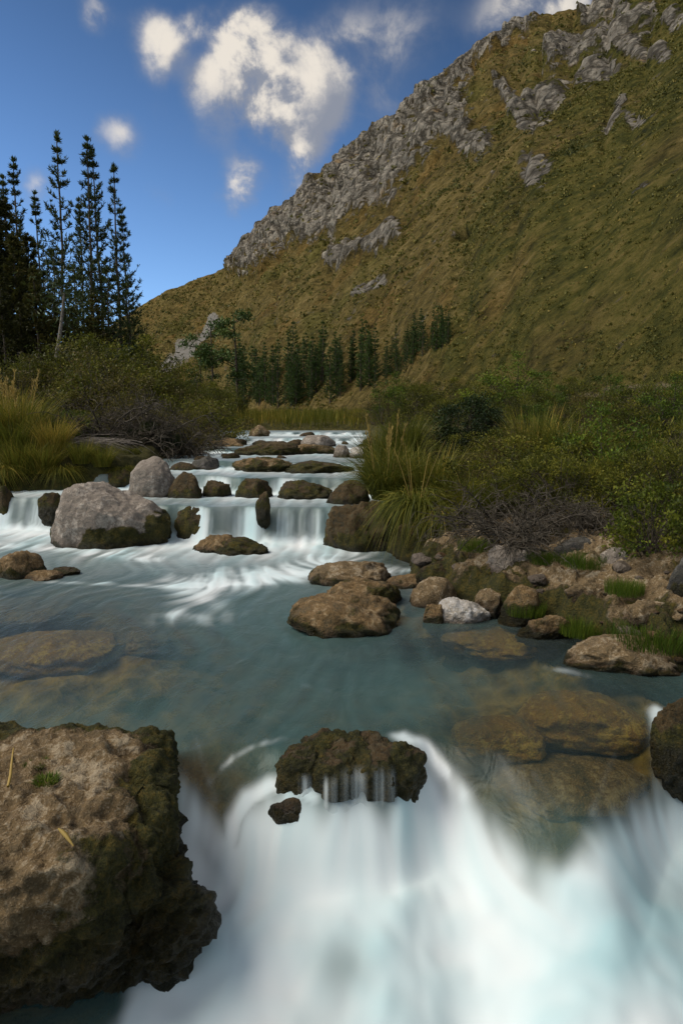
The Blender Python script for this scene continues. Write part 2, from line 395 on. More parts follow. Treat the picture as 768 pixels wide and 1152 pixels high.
# clear shallow / deep mask
def gpl(cx, cy, rx, ry): return np.exp(-((PX - cx) / rx) ** 2 - ((PY - cy) / ry) ** 2)
clear = np.clip(.30 + .68 * gpl(30, 735, 190, 62) + .82 * gpl(640, 840, 165, 80) + .60 * gpl(600, 724, 190, 30) + .5 * gpl(450, 655, 60, 40)
                + .4 * gpl(240, 890, 50, 60) - .25 * gpl(330, 700, 120, 50) - .2 * gpl(470, 780, 70, 40) + .15 * S1 + .09 * S2, 0, 1)

def water_mat():
    m, nt, out = new_mat('river_water'); b = NB(nt)
    foam = b.attr('foam'); clear = b.attr('clear'); teal = b.attr('teal'); p = b.pos()
    nz = b.noise(p, 5, 4, .55)
    tint = b.n('ShaderNodeBsdfTransparent'); tint.inputs[0].default_value = (.80, .82, .68, 1)
    milk = b.n('ShaderNodeBsdfDiffuse'); b.l(b.mix(nz, (.030, .070, .066), (.060, .112, .105)), milk.inputs[0])
    body = b.mixs(b.ss(clear, 0, 1.0, .84, .10), tint.outputs[0], milk.outputs[0])
    gl = b.n('ShaderNodeBsdfGlossy'); gl.inputs['Roughness'].default_value = .42; gl.inputs[0].default_value = (.82, .90, .86, 1)
    fr = b.n('ShaderNodeFresnel'); fr.inputs[0].default_value = 1.33
    mp = b.n('ShaderNodeMapping'); b.l(p, mp.inputs[0]); mp.inputs['Scale'].default_value = (1, .45, 1)
    w1 = b.noise(mp.outputs[0], 7, 3, .5, .6)
    bmp = b.bump(w1, .30, .05); b.l(bmp, gl.inputs['Normal']); b.l(bmp, fr.inputs['Normal'])
    wat = b.mixs(b.m('MULTIPLY', fr.outputs[0], .85), body, gl.outputs[0])
    fc = b.mix(teal, (.88, .91, .91), (.46, .66, .69))
    fd = b.n('ShaderNodeBsdfDiffuse'); b.l(fc, fd.inputs[0])
    ft = b.n('ShaderNodeBsdfTranslucent'); b.l(fc, ft.inputs[0])
    fo = b.mixs(.2, fd.outputs[0], ft.outputs[0])
    b.l(b.mixs(b.ss(foam, .02, .95), wat, fo), out.inputs[0])
    return m
M['water'] = water_mat()
me = make_mesh('river', np.stack([X, Y, Z], -1).reshape(-1, 3), grid_faces(NR, NC), M['water'],
               {'foam': foam.ravel(), 'clear': clear.ravel(), 'teal': tealv.ravel()})
# keep only the sheet inside the channel (plus a margin that runs under the banks)
tag(link('river', me), kind='structure')

# ------------------------------------------------------------------ ground (with the river bed)
GR, GC = 560, 460
gy = 1.2 * (1500 / 1.2) ** np.linspace(0, 1, GR); gu = np.linspace(-1, 1, GC)
gY = np.repeat(gy[:, None], GC, 1); gX = np.sign(gu) * np.abs(gu) ** 1.25 * (gY * 1.3 + 2.0)
def ground_z(x, y):
    yc = np.minimum(y, 31)
    w = water_level(x, np.clip(y, 2.2, 33))
    wig = .25 * perlin2(x * .8 + 5, y * .8) + .1 * perlin2(x * 3 + 5, y * 3)
    d = np.maximum(x - xr(yc), xl(yc) - x) + wig * .8
    d = np.where(y > 30, np.maximum(d, (y - 30) * .4), d)
    inside = np.clip(-d, 0, 2); shal = np.exp(-((x + 2.6) / 1.6) ** 2 - ((y - 5.6) / 1.5) ** 2)
    bed = -.10 - .34 * sst(0, 1.1, inside) * (1 - .5 * shal) + .07 * fbm2(x * 1.7, y * 1.7, 4)
    bank = -.10 + .34 * sst(0, .5, d) + .10 * np.clip(d, 0, 4) + .03 * np.clip(d - 4, 0, 25) + .09 * fbm2(x * 1.1, y * 1.1, 4) * sst(.1, 1, d)
    far = sst(32, 60, y)
    bank = bank * (1 - far) + far * (.15 + .12 * fbm2(x * .15, y * .15, 3))
    return w + np.where(d < 0, bed, bank), d
gZ, gD = ground_z(gX, gY)
gZ = np.where(gY < 2.3, np.minimum(gZ, -1.2), gZ)
# the rocky shelf on the right is a finer sheet of its own; keep the coarse ground under it
shelf = sst(.3, .6, gX) * sst(4.0, 4.4, gY) * (1 - sst(8.8, 9.4, gY)) * (1 - sst(4.6, 5.2, gX)) * (gD > -.3)
gZ = gZ - .35 * shelf
def ground_mat():
    m, nt, out = new_mat('ground_soil'); b = NB(nt); p = b.pos(); d = b.attr('bank')
    n1 = b.noise(p, 1.6, 6, .6); n2 = b.noise(p, 9, 5, .65); v = b.vor(p, 5.5)
    bed = b.ramp(b.m('ADD', b.m('MULTIPLY', n2, .6), b.m('MULTIPLY', v, .5)), [(.25, (.03, .024, .010)), (.5, (.15, .10, .028)), (.75, (.30, .20, .06))])
    bed = b.mix(b.ss(n1, .5, .7), bed, (.16, .085, .025))
    bed = b.mix(b.ss(n1, .48, .36), bed, (.035, .045, .018))
    gr = b.ramp(n2, [(.3, (.022, .022, .007)), (.55, (.055, .05, .014)), (.75, (.10, .08, .025))])
    c = b.mix(b.ss(d, -.05, .25), bed, gr)
    b.l(b.pbsdf(c, .9, b.bump(b.m('ADD', n2, v), .8, .06), .15), out.inputs[0]); return m
M['ground'] = ground_mat()
me = make_mesh('ground', np.stack([gX, gY, gZ], -1).reshape(-1, 3), grid_faces(GR, GC), M['ground'], {'bank': gD.ravel()})
tag(link('ground', me), kind='structure')

# rocky shelf of the right bank
sx = np.linspace(.3, 5.6, 420); sy = np.linspace(4.0, 9.6, 430)
sY, sX = np.meshgrid(sy, sx, indexing='ij')
def shelf_z(x, y):
    wig = .22 * perlin2(x * 1.3 + 5, y * 1.3) + .13 * perlin2(x * 3.7 + 1, y * 3.7) + .06 * perlin2(x * 9, y * 9)
    d = x - xr(y) + wig
    P = np.stack([x.ravel(), y.ravel(), 0 * x.ravel() + .5], 1)
    rg = ridge3(P * 1.5, 4).reshape(x.shape); rb = ridge3(P * 5.1 + 9, 3).reshape(x.shape)
    z = -.22 + .34 * sst(-.30, .16, d) + .36 * np.clip(d, 0, 1.0) + .10 * np.clip(d - 1, 0, 3)
    st = .11; q = z / st; fr = q - np.floor(q); z2 = st * (np.floor(q) + sst(.25, .75, fr))
    z = .45 * z + .55 * z2
    am = sst(-.3, .3, d)
    z = z + am * (.060 * rg + .040 * rb + .022 * fbm2(x * 15, y * 15, 4, .6)) - (1 - am) * .04
    return z, d
sZ, sD = shelf_z(sX, sY)
edge = np.minimum(sst(.3, .9, sX), np.minimum(np.minimum(sst(5.6, 5.2, sX), sst(9.6, 9.2, sY)), np.minimum(sst(4.0, 4.5, sY), 1)))
sZ = sZ - .6 * (1 - edge) - .5 * sst(-.35, -.9, sD)
smoss = np.clip(.82 - .55 * sst(.05, .55, sD) + .45 * sst(1.2, 2.2, sD) + .38 * fbm2(sX * 2.1, sY * 2.1, 3), 0, 1)
swet = np.clip(1 - sst(-.02, .10, sZ), 0, 1)
me = make_mesh('river_bank', np.stack([sX, sY, sZ], -1).reshape(-1, 3), grid_faces(430, 420), M['travertine'], {'moss': smoss.ravel(), 'wet': swet.ravel()})
tag(link('river_bank', me), kind='structure')

# ------------------------------------------------------------------ rocks
def ico(sub):
    import bmesh
    bm = bmesh.new(); bmesh.ops.create_icosphere(bm, subdivisions=sub, radius=1)
    V = np.array([v.co[:] for v in bm.verts]); F = np.array([[v.index for v in f.verts] for f in bm.faces]); bm.free()
    return V, F
ICO = {k: ico(k) for k in (3, 4, 5, 6)}
def boulder(name, label, c, rad, mat, moss, seed, sub=5, planes=9, rough=1.7, waterline=0.0, rz=0., mossfn=None, cat='rock', power=2.4, group=None):
    """a boulder: unit ball cut by random planes, broken up by noise, scaled to rad (metres); object origin at its middle"""
    V, F = ICO[sub]; rg = np.random.default_rng(seed)
    P = V / (np.sum(np.abs(V) ** power, 1) ** (1 / power))[:, None]
    for k in range(planes):
        n = rg.normal(size=3); n /= np.linalg.norm(n); cc = rg.uniform(.62, .86)
        dd = P @ n; ex = np.clip(dd - cc, 0, 9); P = P - (ex * .85)[:, None] * n
    off = rg.uniform(-50, 50, 3)
    rn = np.linalg.norm(P, axis=1)[:, None]; U = P / rn
    d = .14 * fbm3(P * 1.1 + off, 3) + .055 * rough * ridge3(P * 2.6 + off, 4) + .022 * rough * fbm3(P * 9 + off, 3)
    P = P + U * d[:, None]
    Q = P * np.asarray(rad)
    # lobed moss cushions
    mo = np.clip(moss + .45 - .75 * sst(-.25, .75, P[:, 2] + .25 * perlin3(P * 2 + off)) + .35 * perlin3(P * 1.7 + off + 7), 0, 1) if mossfn is None else mossfn(P, off)
    cush = np.clip(perlin3(Q * (4.5 / max(rad[0], .15)) + off), 0, 1) * .10 + np.abs(perlin3(Q * (11 / max(rad[0], .15)) + off)) * .05
    Q = Q + U * (cush * sst(.35, .65, mo) * min(rad))[:, None] * 1.2
    wet = 1 - sst(.0, .10 + .06 * rad[2], Q[:, 2] + c[2] - waterline + .03 * perlin3(Q * 8 + off))
    me = make_mesh(name, Q, F, M[mat], {'moss': mo, 'wet': wet})
    o = link(name, me, None, c); o.rotation_euler = (0, 0, rz)
    return tag(o, label, cat, group)
def rock_px(x0, y0, x1, y1, z, mat, moss, label, seed, sub=4, depth=.85, hs=1.0, name='river_rock', group=None, **kw):
    """boulder whose foot meets level z where the photograph shows it"""
    f = at_z((x0 + x1) / 2, y1, z); t = f[1] * CP - (z - HC) * SP
    w = (x1 - x0) / FPX * t / 2; h = (y1 - y0) / FPX * t; ry = w * depth
    a = math.atan2(HC - z, f[1])
    # silhouette height of the ellipsoid seen from above = rz*cos + ry*sin
    rz = max((h - ry * math.sin(a) * 1.0) / math.cos(a), h * .45) * hs
    c = (f[0], f[1] + ry * .82, z)
    return boulder(name, label, c, (w * 1.08, ry, rz * 1.12), mat, moss, seed, sub=sub, waterline=z, **kw)

rock_px(60, 548, 172, 616, 0, 'granite', .42, 'large pale grey boulder with mossy brown foot, right of the left cascade', 3, 6, .75, rough=.6, power=3.0, planes=6,
        mossfn=lambda P, off: np.clip(.12 + .75 * sst(.42, .05, P[:, 2] + .30 * perlin3(P * 2.2 + off)) + .8 * sst(.45, .9, P[:, 0] + .25 * perlin3(P * 3 + off)) * sst(.75, .3, P[:, 2]), 0, 1))
rock_px(142, 520, 192, 561, .45, 'granite', .0, 'rounded grey boulder sitting behind the large pale boulder', 5, 5, .9, rough=.35, planes=3, mossfn=lambda P, off: np.clip(.1 + .5 * sst(-.1, -.4, P[:, 2]), 0, 1))
RK = [
 (-8, 553, 18, 586, .1, 'moss_rock', .75, 'dark mossy rock at the left edge by the white cascade'),
 (42, 556, 66, 574, .35, 'moss_rock', .8, 'small mossy rock on the lip of the left cascade'),
 (192, 537, 226, 562, .45, 'moss_rock', .55, 'dark mossy rock with orange patches right of the rounded grey boulder'),
 (116, 532, 145, 548, .5, 'moss_rock', .85, 'low mossy rock left of the rounded grey boulder'),
 (200, 570, 237, 607, 0, 'moss_rock', .8, 'dark mossy boulder right of the large pale boulder in the cascade'),
 (217, 603, 268, 621, 0, 'brown_rock', .45, 'low flat pinkish brown rock with a moss top below the cascade'),
 (248, 607, 301, 624, 0, 'moss_rock', .85, 'low dark mossy rock at the foot of the cascade'),
 (344, 569, 398, 605, 0, 'moss_rock', .8, 'round dark mossy boulder right of the main cascade'),
 (374, 566, 452, 619, 0, 'moss_rock', .5, 'big dark undercut rock below the overhanging grass clump'),
 (289, 556, 304, 575, .45, 'moss_rock', .7, 'small upright dark rock on the lip of the main cascade'),
 (225, 541, 256, 559, .475, 'moss_rock', .7, 'mossy rock with a white stream over its right side, second step'),
 (268, 541, 302, 560, .475, 'moss_rock', .75, 'dark mossy rock between two streams of the second step'),
 (316, 543, 368, 561, .475, 'moss_rock', .8, 'wide mossy rock in the middle of the second step'),
 (372, 542, 412, 567, .475, 'moss_rock', .4, 'dark wet rock with thin falls at the right end of the second step'),
 (209, 516, 243, 530, .7, 'slate', .3, 'dark wet rock under the left shrubs at the third step'),
 (260, 517, 322, 531, .73, 'brown_rock', .75, 'long brown mossy rock across the third step'),
 (314, 518, 390, 532, .73, 'moss_rock', .8, 'long low mossy rock at the right of the third step'),
 (232, 496, 277, 507, .86, 'brown_rock', .5, 'brown rock left of the upper rapids'),
 (268, 499, 332, 512, .86, 'moss_rock', .7, 'flat mossy rock in the middle of the upper rapids'),
 (328, 500, 374, 511, .86, 'brown_rock', .6, 'golden brown mossy rock right in the upper rapids'),
 (338, 492, 374, 503, .97, 'granite', .1, 'pale grey rock at the top of the rapids'),
 (374, 501, 394, 513, .9, 'granite', .1, 'small pale rock on the far right bank of the rapids'),
 (392, 504, 422, 514, .9, 'white_rock', .05, 'pale flat rock by the far reeds on the right bank'),
 (280, 480, 301, 491, 1.08, 'travertine', .1, 'yellowish rock in front of the far meadow'),
 (205, 489, 236, 497, 1.0, 'slate', .3, 'dark rock at the far left end of the rapids'),
 (-12, 624, 36, 651, 0, 'brown_rock', .5, 'dark brown rock at the left edge of the pool'),
 (52, 637, 83, 648, 0, 'moss_rock', .8, 'small mossy rock just above the water at the left of the pool'),
 (26, 643, 64, 655, -.02, 'brown_rock', .1, 'low reddish rock beside the dark brown rock in the pool'),
 (357, 631, 437, 659, 0, 'travertine', .5, 'tan rock with mossy left end, farthest of the three in the pool'),
 (372, 653, 447, 685, 0, 'brown_rock', .72, 'dark mossy rock between the two other rocks of the pool'),
 (332, 673, 442, 713, 0, 'brown_rock', .62, 'broad mossy brown rock nearest of the three in the pool'),
 (440, 645, 480, 662, 0, 'brown_rock', .45, 'small orange brown rock in the shallows by the bank'),
 (466, 655, 514, 683, .0, 'travertine', .25, 'tan knobbly rock at the water edge of the right bank'),
 (497, 675, 547, 700, .0, 'white_rock', -.1, 'smooth whitish rock at the water edge of the right bank'),
 (476, 682, 503, 701, 0, 'brown_rock', .5, 'small brown rock left of the whitish rock'),
 (474, 630, 532, 657, .08, 'moss_rock', .75, 'mossy rounded rock under the overhanging grass clump on the right bank'),
 (550, 619, 608, 648, .3, 'granite', .1, 'pale smooth boulder on the right bank under the bare twigs'),
 (627, 608, 672, 631, .45, 'slate', -.1, 'dark grey boulder below the thicket on the right bank'),
 (672, 618, 708, 646, .42, 'granite', .1, 'rough grey rock beside the bright green shrub'),
 (590, 695, 642, 716, .03, 'brown_rock', .6, 'mossy tan rock at the edge of the rocky shelf'),
 (538, 663, 566, 684, .1, 'travertine', .2, 'small tan rock behind the whitish rock on the bank'),
 (565, 664, 608, 690, .12, 'brown_rock', .5, 'brown mossy lump on the shelf below the pale smooth boulder'),
 (645, 650, 696, 672, .3, 'travertine', .15, 'grey tan knobbly rock in the middle of the rocky shelf'),
 (705, 676, 765, 700, .25, 'travertine', .1, 'large pale knobbly rock at the right end of the rocky shelf'),
 (660, 722, 775, 758, .0, 'travertine', .4, 'tan mossy rock under the green grass patch at the right edge'),
 (745, 790, 812, 850, -.05, 'moss_rock', .62, 'round mossy brown rock at the right edge above the foam'),
 (756, 632, 800, 668, .45, 'slate', .3, 'dark rock at the right edge beneath the bright green shrub'),
]
for i, r in enumerate(RK):
    big = (r[2] - r[0]) > 48
    rock_px(*r[:5], r[5], r[6], r[7], 100 + i, 5 if big else 4, depth=.6 if r[1] > 600 and r[0] > 550 else .85)

# loose stones on the shelf and small rocks of the upper rapids
protos = []
def small(kind, mat, x, y, z, sz, label, group, mo=.2):
    k = len([p for p in protos if p[0] == kind])
    if k < 4:
        o = boulder('stone', label, (x, y, z), (sz, sz * RNG.uniform(.65, .95), sz * RNG.uniform(.45, .7)), mat, mo, 700 + len(protos), 3, planes=8, waterline=-9 if kind == 'shelf' else z, rough=1.4, group=group)
        protos.append((kind, o, sz)); return o
    src = [p for p in protos if p[0] == kind][RNG.integers(0, 4)]
    o = src[1].copy(); COL.objects.link(o); q = sz / src[2]; o.location = (x, y, z); o.scale = (q, q, q); o.rotation_euler = (RNG.normal(0, .1), RNG.normal(0, .1), RNG.uniform(0, 6.28)); return o
for i in range(130):
    px, py = RNG.uniform(470, 790), RNG.uniform(628, 748)
    p = at_z(px, py, .2); d = p[0] - xr(p[1])
    if d < -.12 or p[1] > 7.4: continue
    zz = float(shelf_z(np.array([[p[0]]]), np.array([[p[1]]]))[0][0, 0]); kd = i % 3
    small(('shelf', 'shelf_b', 'shelf_c')[kd] if kd else 'shelf', ('travertine', 'brown_rock', 'granite')[kd], p[0], p[1], zz, float(np.exp(RNG.normal(-3.05, .45))), ('small tan stone lying on the rocky shelf of the right bank', 'small brown stone lying on the rocky shelf of the right bank', 'small pale grey stone lying on the rocky shelf of the right bank')[kd], 'loose stones on the rocky shelf', (.25, .4, .0)[kd])
for i in range(30):
    Yr = RNG.uniform(11.9, 26); x = RNG.uniform(xl(Yr) + .5, xr(Yr) + .2)
    if Yr < 13 and x < -2.2: continue
    z = float(water_level(np.array([[x]]), np.array([[Yr]]))[0, 0])
    small('rapid', 'moss_rock', x, Yr, z - .02, RNG.uniform(.10, .26) * (.7 + Yr / 40), 'small dark mossy rock breaking the water of the upper rapids', 'small rocks of the upper rapids', .6)

# submerged boulders seen through the clear water
for i, (cx, cy, wpx, hz, z, mt, lb) in enumerate([
    (655, 815, 130, .16, -.20, 'gold_rock', 'golden boulder under the clear water at the right of the pool'),
    (560, 835, 95, .12, -.25, 'gold_rock', 'olive gold boulder under the water right of the mossy midstream rock'),
    (650, 880, 170, .12, -.42, 'brown_rock', 'brown boulder under the sliding water above the right foam'),
    (60, 735, 130, .14, -.22, 'gold_rock', 'dull golden boulder under the water behind the big near rock'),
    (150, 720, 90, .12, -.24, 'brown_rock', 'brown boulder under the water left in the pool'),
    (30, 690, 110, .12, -.20, 'brown_rock', 'reddish brown boulder under the water by the left edge'),
    (560, 722, 110, .10, -.16, 'gold_rock', 'orange brown boulder under the shallow water by the right bank'),
    (470, 710, 80, .10, -.18, 'gold_rock', 'brown boulder under the water near the whitish rock')]):
    p = at_z(cx, cy, z); t = p[1]
    boulder('submerged_boulder', lb, (p[0], p[1], z), (wpx / FPX * t * .55, wpx / FPX * t * .42, hz), mt, -.1, 300 + i, 5, rough=.9, planes=3, waterline=-9)

# blobs fused by voxel remesh: near rock and midstream rock
def fused(name, label, blobs, voxel, mat, attrfn, disp, seed, origin):
    Vs = []; Fs = []; n = 0
    for (x, y, z, rx, ry, rz, pw) in blobs:
        V, F = ICO[4]
        P = V / (np.sum(np.abs(V) ** pw, 1) ** (1 / pw))[:, None]
        Vs.append(P * [rx, ry, rz] + np.array([x, y, z]) - origin); Fs.append(F + n); n += len(V)
    me = make_mesh('tmp', np.concatenate(Vs), np.concatenate(Fs))
    ob = link('tmp', me); md = ob.modifiers.new('r', 'REMESH'); md.mode = 'VOXEL'; md.voxel_size = voxel
    dg = bpy.context.evaluated_depsgraph_get(); ev = ob.evaluated_get(dg); m2 = bpy.data.meshes.new_from_object(ev)
    bpy.data.objects.remove(ob)
    nv = len(m2.vertices); P = np.zeros(nv * 3, np.float32); m2.vertices.foreach_get('co', P); P = P.reshape(-1, 3).astype(float)
    nf = len(m2.polygons); lt = np.zeros(nf, np.int32); m2.polygons.foreach_get('loop_total', lt)
    li = np.zeros(len(m2.loops), np.int32); m2.loops.foreach_get('vertex_index', li)
    assert (lt == 4).all(); Fq = li.reshape(-1, 4)
    ed = np.zeros(len(m2.edges) * 2, np.int32); m2.edges.foreach_get('vertices', ed); ed = ed.reshape(-1, 2)
    deg = np.bincount(ed.ravel(), minlength=nv)[:, None]
    def smooth(A, it):
        for _ in range(it):
            S = np.zeros_like(A); np.add.at(S, ed[:, 0], A[ed[:, 1]]); np.add.at(S, ed[:, 1], A[ed[:, 0]]); A = .5 * A + .5 * S / deg
        return A
    def normals(P):
        a = P[Fq[:, 2]] - P[Fq[:, 0]]; c = P[Fq[:, 3]] - P[Fq[:, 1]]; fn = np.cross(a, c); N = np.zeros_like(P)
        for k in range(4): np.add.at(N, Fq[:, k], fn)
        return N / (np.linalg.norm(N, axis=1)[:, None] + 1e-12)
    P = smooth(P, 10); N = normals(P)
    G = P + origin
    P = P + N * disp(G, N)[:, None]; N = normals(P); G = P + origin
    at = attrfn(G, N)
    me = make_mesh(name, P, Fq, M[mat], at)
    return tag(link(name, me, None, origin), label, 'rock')

def disp_near(G, N):
    side = sst(.75, .2, N[:, 2])
    d = .055 * fbm3(G * 2.3 + 3, 3) + .040 * ridge3(G * np.array([4, 4, 6]) + 1, 4) + .016 * fbm3(G * 17, 4)
    pits = np.clip(perlin3(G * 9 + 30) - .15, 0, 1) * .05
    right = sst(-1.15, -.85, G[:, 0])
    cush = right * (.05 * np.abs(perlin3(G * 9 + 5)) + .03 * np.abs(perlin3(G * 21 + 5)) + .015 * np.abs(perlin3(G * 48)))
    return d - pits * (1 - right) + cush - .02
def attr_near(G, N):
    right = sst(-1.12, -.82, G[:, 0] + .12 * perlin3(G * 4 + 2) - .05 * N[:, 0])
    back = sst(3.12, 3.32, G[:, 1] + .06 * perlin3(G * 6))
    low = sst(.02, -.28, G[:, 2] + .10 * perlin3(G * 3 + 8))
    mo = np.clip(.20 + .5 * right + .45 * back + .45 * low + .25 * np.clip(perlin3(G * 3.3 + 20), 0, 1), 0, 1)
    wet = np.clip(sst(-.05, -.38, G[:, 2] + .12 * perlin3(G * 3 + 9)) + .25 * right * sst(.1, -.1, G[:, 2]), 0, 1)
    return {'moss': mo, 'wet': wet}
fused('boulder', 'huge tan pitted rock with mossy right side in the near left corner', [
    (-1.74, 2.90, -.17, .86, .58, .36, 5), (-1.5, 2.86, -.36, .72, .40, .34, 3), (-1.9, 2.75, -.30, .7, .48, .36, 4),
    (-1.04, 3.30, .03, .17, .15, .13, 2.2), (-1.22, 3.34, .03, .2, .13, .11, 2.2), (-.97, 3.05, .0, .14, .16, .15, 2),
    (-.87, 2.84, -.06, .14, .14, .16, 2), (-.95, 2.72, -.14, .17, .2, .22, 2), (-.82, 2.72, -.28, .14, .13, .15, 2), (-.74, 2.70, -.38, .12, .11, .14, 2),
    (-.90, 2.72, -.45, .2, .15, .2, 2), (-1.05, 2.74, -.42, .28, .18, .24, 2)], .0125, 'travertine', attr_near, disp_near, 5, np.array([-1.5, 2.9, -.6]))

def disp_mid(G, N):
    return .025 * fbm3(G * 4 + 3, 3) + .014 * ridge3(G * 6 + 1, 3) + .035 * np.abs(perlin3(G * 11 + 5)) + .016 * np.abs(perlin3(G * 31 + 5)) - .02
def attr_mid(G, N):
    top = sst(.45, .8, N[:, 2]) * sst(-.02, .04, G[:, 2])
    mo = np.clip(.85 - .55 * top * sst(-.2, .3, perlin3(G * 6 + 4) + .2), 0, 1)
    return {'moss': mo, 'wet': np.clip(1 - sst(-.15, .12, G[:, 2] + .06 * perlin3(G * 5)), 0, 1) * .8 + 0 * mo}
midrock = fused('boulder', 'dark mossy midstream rock with water pouring around it above the foam', [
    (.03, 3.54, -.13, .32, .15, .18, 3), (.31, 3.45, -.12, .12, .12, .17, 2.2), (.17, 3.42, -.13, .14, .12, .18, 2.2), (-.03, 3.39, -.15, .15, .12, .18, 2.2), (-.22, 3.43, -.12, .13, .12, .16, 2.2),
    (.04, 3.5, -.4, .30, .14, .28, 3)], .0085, 'moss_rock', attr_mid, disp_mid, 6, np.array([.03, 3.5, -.6]))
boulder('river_rock', 'small round mossy rock ringed by white water below the midstream rock', (-.275, 3.31, -.245), (.095, .08, .085), 'moss_rock', .75, 411, 5, planes=2, rough=.7, waterline=-.2)

from mathutils.bvhtree import BVHTree
_v = [midrock.matrix_basis @ v.co for v in midrock.data.vertices]
bvh = BVHTree.FromPolygons(_v, [tuple(p.vertices) for p in midrock.data.polygons])
# thin threads of water running down the face of the midstream rock
mb = MB()
for (pc, hw, y0, y1) in [(398, 17, 858, 925), (370, 11, 868, 925), (432, 15, 858, 915), (312, 12, 848, 900), (343, 9, 868, 912)]:
    nc_, nr_ = 15, 16; g = np.full((nr_, nc_, 3), np.nan)
    for a, q in enumerate(np.linspace(y0, y1, nr_)):
        for c_, px in enumerate(np.linspace(pc - hw, pc + hw, nc_)):
            d = Vector([float(e) for e in ray(px, q)]).normalized(); h = bvh.ray_cast(Vector((0, 0, HC)), d)
            if h[0] is not None: g[a, c_] = np.array(h[0])
    if np.isnan(g[0]).any(): continue
    for a in range(1, nr_):                                   # falls on freely where the rock recedes
        bad = np.isnan(g[a, :, 0]) | (g[a, :, 1] > g[a - 1, :, 1] + .004)
        st_ = g[a - 1] + np.array([0, -.001, -.016]); g[a][bad] = st_[bad]
    g[:, :, 1] -= .010
    for _ in range(3): g[1:-1] = .5 * g[1:-1] + .25 * (g[2:] + g[:-2]); g[:, 1:-1] = .5 * g[:, 1:-1] + .25 * (g[:, 2:] + g[:, :-2])
    cx_ = np.linspace(-1, 1, nc_)[None, :]; rr_ = np.linspace(0, 1, nr_)[:, None]
    al = (1 - cx_ ** 2) ** 1.5 * sst(1.05, .7, rr_) * np.clip(.45 + .9 * perlin2(np.linspace(0, hw * .42, nc_) + pc, np.full(nc_, .3))[None, :], .04, 1) * sst(0, .3, rr_) * (1.0 - .0 * rr_)
    mb.add(g.reshape(-1, 3), grid_faces(nr_, nc_), al.ravel())
def thread_mat():
    m, nt, out = new_mat('water_thread'); b = NB(nt)
    d = b.n('ShaderNodeBsdfDiffuse'); d.inputs[0].default_value = (.55, .6, .6, 1)
    t = b.n('ShaderNodeBsdfTransparent')
    b.l(b.mixs(b.m('MULTIPLY', b.attr('tone'), .7), t.outputs[0], d.outputs[0]), out.inputs[0]); return m
M['thread'] = thread_mat()
tag(link('water', mb.mesh('water', M['thread'])), kind='structure')

# ------------------------------------------------------------------ mountain
RPX = [-500, -200, 0, 100, 155, 200, 255, 278, 300, 330, 380, 430, 480, 520, 545, 560, 600, 660, 680, 768, 900, 1200]
RPY = [440, 425, 412, 380, 346, 322, 299, 268, 249, 221, 180, 140, 98, 71, 48, 36, 17, 6, -4, -60, -140, -260]
RYD = [900, 850, 780, 690, 620, 600, 570, 560, 540, 520, 490, 460, 430, 410, 400, 390, 375, 355, 350, 320, 290, 250]
FPXs = [-500, 0, 155, 200, 260, 300, 400, 500, 600, 700, 768, 900, 1200]
FYD = [420, 400, 340, 300, 190, 140, 95, 62, 42, 32, 27, 21, 16]
FZ = [1, 1, 1, 1, 1.2, 1.2, 1.2, 1.3, 1.5, 1.8, 2.0, 2.2, 2.2]
mpx = np.concatenate([np.linspace(-500, 120, 70), np.linspace(122, 800, 430), np.linspace(803, 1200, 80)]); MC = len(mpx)
MRW = 400
t = np.linspace(0, 1, MRW)
fy = np.interp(mpx, FPXs, FYD); fz = np.interp(mpx, FPXs, FZ) - 1.5; fx = px_at(mpx, fy, fz)
ry = np.interp(mpx, RPX, RYD); rp = at_y(mpx, np.interp(mpx, RPX, RPY), ry); rx, rz_ = rp[0], rp[2]
ex = 1 + 1.1 * np.clip((ry / fy - 1) / 8, 0, 1)
s = t[:, None] ** ex[None, :]
mX = fx + (rx - fx) * s; mY = fy + (ry - fy) * s; mZ = fz + (rz_ - fz) * s
sag = np.sin(np.pi * s) * (rz_ - fz) * .015; mZ = mZ - sag
# the far side, dropping away behind the crest
bk = np.linspace(0, 1, 14)[1:, None]
bX = rx + (rx - fx) * .35 * bk; bY = ry + (ry - fy) * .5 * bk + 30 * bk; bZ = rz_ - (rz_ + 40) * bk ** 1.4
mX = np.vstack([mX, bX]); mY = np.vstack([mY, bY]); mZ = np.vstack([mZ, bZ]); MRT = MRW + 13
qx, qy = proj(mX, mY, mZ)
def capsules(lst):
    f = np.full(qx.shape, -9.0)
    for (x0, y0, x1, y1, w) in lst:
        dx, dy = x1 - x0, y1 - y0; tt = np.clip(((qx - x0) * dx + (qy - y0) * dy) / (dx * dx + dy * dy + 1e-6), 0, 1)
        f = np.maximum(f, 1 - np.hypot(qx - x0 - tt * dx, qy - y0 - tt * dy) / w)
    return f
rockm = capsules([(275, 287, 350, 235, 30), (350, 250, 425, 205, 38), (420, 195, 500, 120, 46), (500, 140, 535, 160, 27), (440, 262, 378, 292, 20), (300, 262, 350, 215, 24),
                  (380, 190, 470, 115, 26), (470, 112, 520, 80, 16), (632, 62, 722, 20, 24), (598, 135, 625, 95, 22), (688, 52, 745, 62, 16), (600, 182, 602, 190, 28), (560, 42, 590, 30, 12),
                  (708, 130, 716, 135, 14), (650, 88, 690, 75, 14), (398, 332, 430, 314, 7), (520, 75, 600, 22, 9), (660, 20, 700, 8, 14), (752, 28, 770, 22, 12), (560, 90, 590, 140, 12), (680, 140, 700, 110, 10)])
scree = capsules([(182, 412, 212, 392, 13), (212, 392, 242, 362, 10)])
cut = capsules([(600, 446, 690, 441, 10), (690, 440, 765, 436, 12), (585, 450, 610, 446, 8)])
